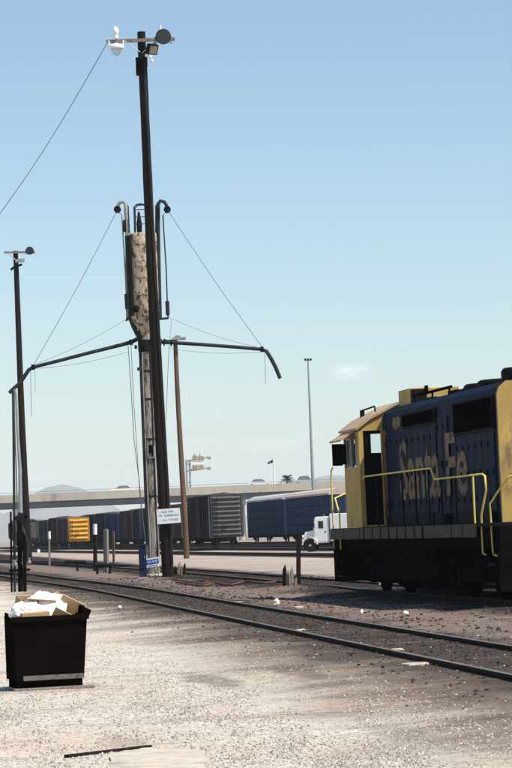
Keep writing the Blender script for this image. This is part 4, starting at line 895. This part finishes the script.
def crumple(rx, ry, rz, amp, seed, nu=24, nv=15):
    from mathutils import noise as mn
    mb = MB(); vs = []; so_v = Vector((seed * 1.37, seed * .71, 3.1))
    for j in range(nv + 1):
        th = math.pi * j / nv
        for i in range(nu):
            ph = 2 * math.pi * i / nu; dv = Vector((math.sin(th) * math.cos(ph), math.sin(th) * math.sin(ph), math.cos(th)))
            k = 1 + amp * 1.3 * mn.noise(dv * 1.6 + so_v) + amp * (.5 - abs(mn.noise(dv * 3.4 + so_v)) * 2) + amp * .4 * mn.noise(dv * 8 + so_v)
            vs.append((rx * dv.x * k, ry * dv.y * k, rz * dv.z * k))
    fs = [(j * nu + i, (j + 1) * nu + i, (j + 1) * nu + (i + 1) % nu, j * nu + (i + 1) % nu) for j in range(nv) for i in range(nu)]
    return mb.add(vs, fs, False)
def sheet(w, dp, amp, seed, n=8):
    rg = random.Random(seed); mb = MB(); P = []
    for j in range(n + 1):
        for i in range(n + 1):
            P.append(Vector((-w + 2 * w * i / n, -dp + 2 * dp * j / n, rg.uniform(-amp, amp) + amp * 2 * math.sin(3 * i / n + seed) * math.cos(2.4 * j / n))))
    k = (n + 1) ** 2; fs = []
    for j in range(n):
        for i in range(n):
            a = j * (n + 1) + i; fs += [(a, a + 1, a + n + 2, a + n + 1), (k + a + n + 1, k + a + n + 2, k + a + 1, k + a)]
    return mb.add(P + [p - Vector((0, 0, .004)) for p in P], fs)
inbin('cardboard_box', MB().bx(-.17, .17, -.10, .10, 0, .11), M['card'], (-.16, .16, .80), (.05, -.03, .04), 'closed tan carton lying at the front rim of the bin', 'carton', bevel=.006)
inbin('cardboard_box', openbox(.16, .15, .24, flaps=False), M['cardin'], (.22, .30, .78), (.60, .50, -.2), 'tilted open tan carton at the right side of the bin', 'carton')
inbin('cardboard_box', openbox(.20, .14, .20), M['card'], (-.12, .56, .86), (.22, .12, .15), 'open brown carton at the back of the heap in the bin', 'carton')
inbin('paper_sheet', sheet(.17, .22, .014, 3), M['paper'], (.07, .25, .93), (.95, .25, -.1), 'big white crumpled paper sheet in the middle of the bin', 'paper')
inbin('paper_sheet', sheet(.12, .16, .02, 9), M['paper'], (-.02, .40, 1.02), (.5, -.35, .5), 'smaller folded white paper behind the big sheet in the bin', 'paper')
inbin('rubbish_bag', crumple(.17, .16, .13, .16, 5), M['paper'], (-.27, .28, .90), (0, .1, .3), 'crumpled white paper bag at the left end of the bin', 'bag')
inbin('rubbish_bag', crumple(.11, .10, .09, .2, 11), M['bag'], (-.17, .33, .97), (.2, .1, .3), 'small bluish plastic bag between papers in the bin', 'bag')
inbin('cardboard_flap', MB().bx(-.20, .20, -.004, .004, -.12, .12), M['cardin'], (.20, .52, .94), (.5, .5, -.3), 'flattened pale cardboard sheet at the back right of the bin', 'cardboard')
inbin('cardboard_flap', MB().bx(-.30, .30, -.25, .25, 0, .006), M['card'], (-.02, .36, .74), (.02, .03, .05), 'flat brown cardboard layer under the heap in the bin', 'cardboard')
inbin('rubbish_bag', crumple(.18, .16, .12, .18, 21), M['paper'], (.10, .45, .82), (0, 0, 0), 'white paper bundle buried under the heap in the bin', 'bag')

# ------------------------------------------------------------------ white truck behind the engine
wb = gnd(317, 551.5); ty = wb.y
tr = thing('utility_truck', Vector((wb.x + .62, ty, 0)), 'small boxy white utility truck facing left behind the engine nose', 'truck', rz=R(172))
def K(name, mb, m, par=None, bevel=0): return mb.build(name, m, par or tr, None, bevel)
# truck faces local +x (left in the picture); z up
K('chassis', MB().bx(-3.6, 1.5, -.75, .75, .45, .65), M['black'])
K('cab', MB().prism([(-.42, .6), (.72, .6), (.72, 1.62), (.60, 2.42), (.5, 2.5), (-.42, 2.5)], -.88, .88, 'y'), M['white'], bevel=.05)
K('hood', MB().prism([(.70, .7), (1.42, .7), (1.46, 1.2), (1.36, 1.42), (.70, 1.56)], -.62, .62, 'y'), M['white'], bevel=.05)
for sg in (1, -1):
    pts_ = [(1.0 + .58 * math.cos(q), .52 + .58 * math.sin(q)) for q in [math.pi * k / 8 for k in range(9)]] + [(1.0 + .50 * math.cos(q), .52 + .50 * math.sin(q)) for q in [math.pi * (8 - k) / 8 for k in range(9)]]
    K('fender', MB().prism(pts_, *sorted((sg * .60, sg * .95)), 'y'), M['white'])
    K('headlight', MB().lathe((1.44, sg * .78, 1.12), (1, 0, 0), [(0, .05), (.04, .11), (.1, .11), (.11, .08)], 10), M['porcelain'])
    dr = K('door', MB().bx(-.30, .62, *sorted((sg * .882, sg * .90)), .72, 2.32), M['white'])
    K('door_window', MB().bx(-.02, .34, *sorted((sg * .901, sg * .91)), 1.66, 2.18), M['darkglass'], dr)
    K('handle', MB().bx(-.24, -.1, *sorted((sg * .901, sg * .93)), 1.42, 1.46), M['dark_steel'], dr)
    K('mirror', MB().bx(.60, .64, *sorted((sg * 1.0, sg * 1.16)), 1.7, 2.0).bx(.61, .63, *sorted((sg * .88, sg * 1.0)), 1.8, 1.83), M['black'])
    for wx in (1.0, -2.6):
        wl = K('wheel', MB().lathe((wx, sg * .62, .46), (0, sg, 0), [(0, .40), (.03, .46), (.22, .46), (.25, .40), (.25, .26)], 18), M['tyre'])
        K('rim', MB().lathe((wx, sg * .80, .46), (0, sg, 0), [(0, .26), (.06, .25), (.05, .1), (.09, .08)], 14), M['galv'], wl)
K('windshield', MB().add([(.725, -.75, 1.70), (.725, .75, 1.70), (.625, .75, 2.35), (.625, -.75, 2.35)], [(0, 1, 2, 3)]), M['darkglass'])
K('bumper', MB().bx(1.5, 1.58, -.9, .9, .42, .62), M['dark_steel'])
K('beacon', MB().lathe((0, .2, 2.5), (0, 0, 1), [(0, .09), (.14, .08), (.18, .03)], 10), M['lens'])
K('service_body', MB().bx(-3.6, -.50, -.98, .98, .7, 2.68), M['white'], bevel=.04)

# ------------------------------------------------------------------ overpass, road traffic, sign gantry, flag, palm
BY = 480
ov = thing('highway_overpass', Vector((0, BY, 0)), 'long pale concrete highway overpass crossing behind the freight cars', 'overpass')
def O(name, mb, m, par=None): return mb.build(name, m, par or ov, (0, BY, 0))
ztop = at(100, 491.2, BY).z; zg = at(60, 506.6, BY).z
O('deck', MB().bx(-260, 260, BY, BY + 13, zg + 1.5, ztop - .5), M['concrete'])
for k in range(26):
    O('parapet', MB().bx(-260 + 20 * k, -240.04 + 20 * k, BY - .25, BY + .02, ztop - 1.35, ztop), M['concrete'])
    O('girder', MB().bx(-260 + 20 * k, -240.02 + 20 * k, BY + .3, BY + .9, zg, zg + 1.49), M['girder'])
O('far_parapet', MB().bx(-260, 260, BY + 13.02, BY + 13.3, ztop - 1.3, ztop), M['concrete'])
for yy in (BY + 4.5, BY + 8.5, BY + 12): O('girder', MB().bx(-260, 260, yy, yy + .6, zg, zg + 1.49), M['girder'])
O('guard_rail', MB().bx(-260, 260, BY - .12, BY - .04, ztop + .28, ztop + .36), M['galv'])
for px in (-150, -95, -58, -3.5, 33, 75, 130, 190):
    for yy in (BY + 2.5, BY + 10): O('pier', MB().cyl((px, yy, -.2), (px, yy, zg - .9), .6, n=14), M['concrete'])
    O('pier_cap', MB().bx(px - .8, px + .8, BY + .4, BY + 12.5, zg - .9, zg - .01), M['concrete'])
def sedan(px, lane, m, label, flip=False, tall=0):
    b = at(px, 490, BY + lane); b.z = ztop - .5
    o = thing('passenger_car', b, label, 'car', 'cars crossing the overpass', rz=math.pi if flip else 0)
    MB().prism([(-2.2, .3), (2.2, .3), (2.25, .7), (2.1, .85), (1.1, .95), (-1.5, 1.0), (-2.2, .95)], -.85, .85, 'y').build('body', m, o, bevel=.06)
    MB().prism([(-1.5, 1.0), (1.1, .95), (.5, 1.42 + tall), (-1.0, 1.45 + tall)], -.76, .76, 'y').build('cabin', M['carglass'], o)
    MB().bx(-1.0, .5, -.74, .74, 1.45 + tall, 1.5 + tall).build('roof', m, o)
    for x in (-1.35, 1.4):
        for y in (-.8, .8): MB().cyl((x, y - .1, .32), (x, y + .1, .32), .32, n=12).build('wheel', M['tyre'], o)
sedan(260, 3, M['carwhite'], 'white car on the overpass left of the flagpole'); sedan(306, 3, M['carsilver'], 'silver car on the overpass right of the flagpole', tall=.2)
sedan(122, 9, M['carwhite'], 'white car on the overpass left of the sand tower', True)
# sign gantry
gd = BY + 15
gb = Vector((at(187, 490, gd).x, gd, 0)); gt = thing('sign_gantry', gb, 'overhead highway sign gantry on the overpass beside the brown pole', 'sign gantry')
def G(name, mb, m, par=None): return mb.build(name, m, par or gt, gb)
for x in (186.2, 189.5): G('post', MB().tube([Vector((at(x + 1, 490, gd).x, gd, 0)), at(x + 1, 490, gd), at(x, 460, gd)], .16, 8), M['galv'])
for y in (487.5, 482.5): G('rung', MB().cyl(at(186.3, y, gd), at(190.4, y - .2, gd), .12, n=6), M['galv'])
G('truss', MB().tube([at(186, 461, gd), at(204, 458.5, gd)], .14, 6).tube([at(186.5, 471, gd), at(204, 468.7, gd)], .14, 6).tube([at(186.2, 461, gd), at(191, 470, gd), at(195, 460, gd), at(199, 469, gd), at(204, 458.5, gd)], .09, 6), M['galv'])
for x0, x1 in ((192.4, 197.4), (198.0, 203.6)):
    for yt, yb in ((456.2 if x0 > 195 else 455.5, 460.5), (465, 469.8)):
        a = at(x0, yb, gd - .4); c = at(x1, yt, gd - .4)
        G('sign_panel', MB().bx(a.x, c.x, gd - .42, gd - .36, a.z, c.z), M['signback'])
a = at(192.5, 464.6, gd - .3); c = at(204, 460.6, gd - .3); G('sign_panel', MB().bx(a.x, c.x, gd - .32, gd - .28, a.z, c.z), M['white'])
for y in (457, 467.5): G('lamp', MB().tube([at(204, y + 1.5, gd), at(207, y, gd), at(209, y + .5, gd)], .1, 6).obox(at(209, y + 1, gd), (1, 0, 0), (0, 1, 0), (0, 0, 1), .7, .4, .5), M['galv'])
for x in (194, 199.5): G('lamp', MB().tube([at(x, 457, gd), at(x + .6, 453.6, gd)], .1, 6), M['galv'])
# flagpole
fd = 560; fb = Vector((at(274.5, 490, fd).x + .4, fd, 0)); fp = thing('flagpole', fb, 'white flagpole with dark flag rising behind the overpass', 'flagpole')
MB().tube([fb, at(274.6, 490, fd), at(273.2, 459, fd)], [.22, .18, .1], 8).build('pole', M['white'], fp, fb)
MB().lathe(at(273.2, 459, fd), (0, 0, 1), [(0, .1), (.15, .2), (.3, .1)], 8).build('finial', M['porcelain'], fp, fb)
fl = MB(); P = []
for j in range(5):
    for i in range(8):
        k = i / 7; P.append(at(273.0 - 5.2 * k, 459.6 + 3.2 * j / 4 + 2.6 * k ** 1.3 - .8 * k * (j / 4), fd + .3 * math.sin(5 * k + j * .5)))
fl.add(P, [(j * 8 + i, j * 8 + i + 1, j * 8 + i + 9, j * 8 + i + 8) for j in range(4) for i in range(7)], True)
f_ = fl.build('flag', M['flag'], fp, fb); so2 = f_.modifiers.new('thick', 'SOLIDIFY'); so2.thickness = .03
# palm
pd = 590; pb_ = Vector((at(287, 490, pd).x, pd, 0)); pc = at(286.8, 479.0, pd)
pt = thing('palm_tree', pb_, 'bushy palm tree crown showing above the overpass', 'palm')
MB().tube([pb_, pb_.lerp(pc, .5) + Vector((.1, 0, 0)), pc], [.32, .26, .24], 10).build('trunk', M['brownwood'], pt, pb_)
cw = MB(); rg = random.Random(4)
for k in range(64):
    az = rg.uniform(0, 6.283); el = rg.uniform(-.45, 1.35); Lf = rg.uniform(1.3, 1.9); dr = Vector((math.cos(az), math.sin(az), 0))
    mid = []; 
    for i in range(7):
        t = i / 6; mid.append(pc + dr * (Lf * t * math.cos(el * (1 - .3 * t))) + Vector((0, 0, Lf * t * math.sin(el) - .75 * t * t * Lf * .6)))
    sd_ = Vector((-dr.y, dr.x, 0))
    for i in range(1, 6):
        for sgn in (-1, 1):
            for q in (0, .5):
                p = mid[i].lerp(mid[i + 1], q); o_ = (mid[i + 1] - mid[i]).normalized(); ln = .42 * (1 - .5 * abs(i / 6 - .4))
                tip = p + sd_ * sgn * ln * .8 + o_ * ln * .7 - Vector((0, 0, .12)); cw.add([p, p + o_ * .09, tip], [(0, 1, 2)])
    cw.tube(mid, .02, 3)
cw.build('crown', M['palm'], pt, pb_)

# ------------------------------------------------------------------ hills on the horizon
def hill(name, px0, px1, peaks, D, label):
    o = MB(); n = 60; x0, x1 = at(px0, 500, D).x, at(px1, 500, D).x; rows = []
    rg = random.Random(len(label)); ph = [rg.uniform(0, 6) for _ in range(8)]
    for j in range(9):
        f = 1 - abs(j - 4) / 4
        for i in range(n + 1):
            k = i / n; x = x0 + (x1 - x0) * k; h = 0
            for (pp, ww, py) in peaks:
                xc = at(pp, 500, D).x; W_ = abs(at(pp + ww, 500, D).x - xc); hh = at(pp, py, D).z
                h = max(h, hh * math.exp(-abs((x - xc) / W_) ** 2.0))
            h += (4 + .05 * h) * sum(abs(math.sin(k * 70 / (q + 1) + ph[q] + j * .7)) - .5 for q in range(8)) / 5
            rows.append((x, D + (j - 4) * 110, max(-1, h * (f ** .7)) - (1 if f == 0 else 0)))
    o.add(rows, [(j * (n + 1) + i, j * (n + 1) + i + 1, (j + 1) * (n + 1) + i + 1, (j + 1) * (n + 1) + i) for j in range(8) for i in range(n)], True)
    return tag(o.build(name, M['hill']), label, kind='structure')
hill('hill', -160, 230, [(62, 66, 485.2), (-40, 60, 500)], 9000, 'low hazy hill above the overpass at the left')
hill('hill', 160, 760, [(334, 72, 475.2), (372, 60, 476.5), (450, 60, 486)], 9800, 'hazy hill behind the lighting mast at the right')
hill('hill', -900, 1400, [(-300, 300, 508), (256, 500, 516), (900, 400, 505)], 11600, 'faint low rise along the far horizon')

# ------------------------------------------------------------------ small things on the ground
hs = [gnd(x, y) for x, y in ((176, 584), (190, 586.5), (204, 587.8), (216, 585.5), (230, 587.5), (246, 585.2), (262, 586.8), (276, 585.6))]
for p in hs: p.z = hz(p.x, p.y) + .05
tag(MB().tube(smooth(hs, 5), .032, 7).build('rusty_hose', M['hose'], None, hs[0]), 'red brown hose lying on the dirt between the two tracks', 'hose')
hs = [gnd(x, y) for x, y in ((172, 581.5), (186, 583), (200, 585.2), (208, 584), (200, 583.2))]
for p in hs: p.z = hz(p.x, p.y) + .045
tag(MB().tube(smooth(hs, 5), .03, 7).build('rusty_hose', M['hose'], None, hs[0]), 'short coil of red brown hose right of the tall pole', 'hose')
# plank and slab at the bottom edge
a, c = gnd(66, 758.5), gnd(150, 748.5); v = (c - a); rz = math.atan2(v.y, v.x); mid = (a + c) / 2; mid.z = hz(mid.x, mid.y)
tag(MB().bx(-v.length / 2, v.length / 2, -.03, .03, -.01, .022).build('timber_plank', M['creosote'], None, None, .006), 'narrow dark timber lying at the bottom edge of the yard', 'plank')
bpy.data.objects[-1] if False else None
o = [x for x in bpy.data.objects if x.name.startswith('timber_plank') and x.type == 'MESH'][-1]; o.location = mid; o.rotation_euler = (0, 0, rz)
sl = [gnd(x, y) for x, y in ((112, 756), (152, 751), (196, 752), (207, 758), (206, 790), (100, 800))]
rgs = random.Random(12); sl2 = []
for i in range(len(sl)):
    a, c = sl[i], sl[(i + 1) % len(sl)]
    for k in range(9): sl2.append(a.lerp(c, k / 9) + Vector((rgs.uniform(-.02, .02), rgs.uniform(-.12, .12), 0)))
sl = sl2; mb = MB(); n = len(sl); zt = .028
mb.add([(p.x, p.y, zt) for p in sl] + [(p.x, p.y, -.12) for p in sl], [list(range(n))[::-1], *[(i, (i + 1) % n, n + (i + 1) % n, n + i) for i in range(n)]])
o = mb.build('concrete_slab', M['slab'], None, sl[0]); tag(o, 'pale flat concrete slab edge beside the dark timber at the bottom', 'slab')
# scraps of litter and stones beside the rails
def scrap(px, py, w, h, label, m='paper', z=.03, cat='litter'):
    p = gnd(px, py); p.z = max(hz(p.x, p.y), 0) + z
    o = crumple(w, w * random.uniform(.6, .9), h, .22, int(px * 7 + py) % 97, 10, 6).build('litter', M[m], None); o.location = p; o.rotation_euler = (0, 0, random.uniform(0, 6))
    tag(o, label, cat, 'pale litter beside the tracks')
M['palestone'] = mat('pale_broken_stone', (.40, .345, .275), .95, var=.25, scale=8, bump=.4)
scrap(418, 671, .26, .022, 'largest pale heap of spilled sand outside the near rail', 'palestone', .0)
scrap(298.5, 611.5, .13, .035, 'flat pale stone outside the near rail at the left', 'palestone', .0)
scrap(277, 608, .10, .11, 'white crumpled paper on the far rail of the near track')
scrap(362, 617, .05, .05, 'small white scrap nearest the engine beside the near track'); scrap(406, 617, .055, .05, 'small white scrap below the middle of the engine')
scrap(383.5, 588, .16, .03, 'white paper lying under the engine front'); scrap(397, 657, .12, .03, 'pale stone chip between the near rails', 'palestone', .01)
scrap(300, 636, .12, .035, 'pale spilled sand patch left of the largest heap', 'palestone', .0); scrap(238, 606, .16, .03, 'pale sand patch between the near rails at the left', 'palestone', .0)
scrap(120, 612, .05, .04, 'tiny white scrap right of the waste bin'); scrap(56, 586, .12, .03, 'pale patch between rails above the waste bin', 'palestone', 0)
scrap(38.5, 553, .18, .3, 'white crumpled bag standing by the left pole', 'paper', .2)

def stones(name, count, region, smin, smax, m, label, seed):
    rg = random.Random(seed); mb = MB(); verts = []; faces = []
    for _ in range(count):
        x, y = region(rg)
        s = smin + (smax - smin) * rg.random() ** 3; z = hz(x, y); a = rg.uniform(0, 6.28); ca, sa = math.cos(a), math.sin(a)
        o = len(verts); n = 5
        for lev, (rr, hh) in enumerate(((1.0, -.15), (.6, .6))):
            for i in range(n):
                q = 6.283 * i / n + rg.uniform(-.35, .35); k = s * rr * rg.uniform(.7, 1.15)
                px_, py_ = k * math.cos(q) * 1.2, k * math.sin(q) * .85
                verts.append((x + px_ * ca - py_ * sa, y + px_ * sa + py_ * ca, z + s * hh * rg.uniform(.8, 1.2)))
        for lev in range(1):
            for i in range(n): faces.append((o + lev * n + i, o + lev * n + (i + 1) % n, o + (lev + 1) * n + (i + 1) % n, o + (lev + 1) * n + i))
        faces.append([o + n + i for i in range(n)])
    me = bpy.data.meshes.new(name); me.from_pydata(verts, [], faces); me.materials.append(m); me.update()
    o = bpy.data.objects.new(name, me); col.objects.link(o); return tag(o, label, None, None, 'stuff')
def near_region(rg):
    while True:
        y = 17 + 48 * rg.random() ** 1.6; x = rg.uniform(-.115, .115) * y + rg.uniform(-1, 1)
        u = (Vector((x, y, 0)) - P1).dot(M1)
        if rg.random() < max(.03, min(1, (-1.7 - u) / 2.2)) * (.45 + .55 * max(0, min(1, .5 + 1.9 * mnz.noise(Vector((x * .9, y * .22, 4.2)))))): return x, y
stones('gravel', 85000, near_region, .0035, .019, M['stone'], 'loose pale gravel scattered over the foreground', 1)
def line_region(rg):
    s = rg.uniform(-16, 75); u = rg.gauss(.1, .85); p = P1 + D1 * s + M1 * u; return p.x, p.y
M['cinder'] = mat('dark_cinder', (.05, .04, .034), .95, var=.5, scale=20, bump=.2)
stones('ballast', 9000, line_region, .010, .035, M['cinder'], 'dark ballast and cinders along the near track', 2)
def mid_region(rg):
    s = rg.uniform(-22, 60); u = rg.uniform(-4.4, 3.0); p = ls(s) + M2 * u; return p.x, p.y
stones('ballast', 6000, mid_region, .012, .05, M['cinder'], 'dark ballast around the engine track', 3)

# ------------------------------------------------------------------ air
hm = bpy.data.materials.new('haze_air'); hm.use_nodes = True; t = hm.node_tree; t.nodes.clear()
pv = t.nodes.new('ShaderNodeVolumePrincipled'); pv.inputs['Color'].default_value = (.86, .93, 1, 1); pv.inputs['Density'].default_value = .00007; pv.inputs['Anisotropy'].default_value = 0
ou = t.nodes.new('ShaderNodeOutputMaterial'); t.links.new(pv.outputs[0], ou.inputs['Volume'])
hb = MB().bx(-9600, 9600, -400, 13000, -3, 230).build('haze', hm); tag(hb, 'pale haze in the distance', None, None, 'stuff')
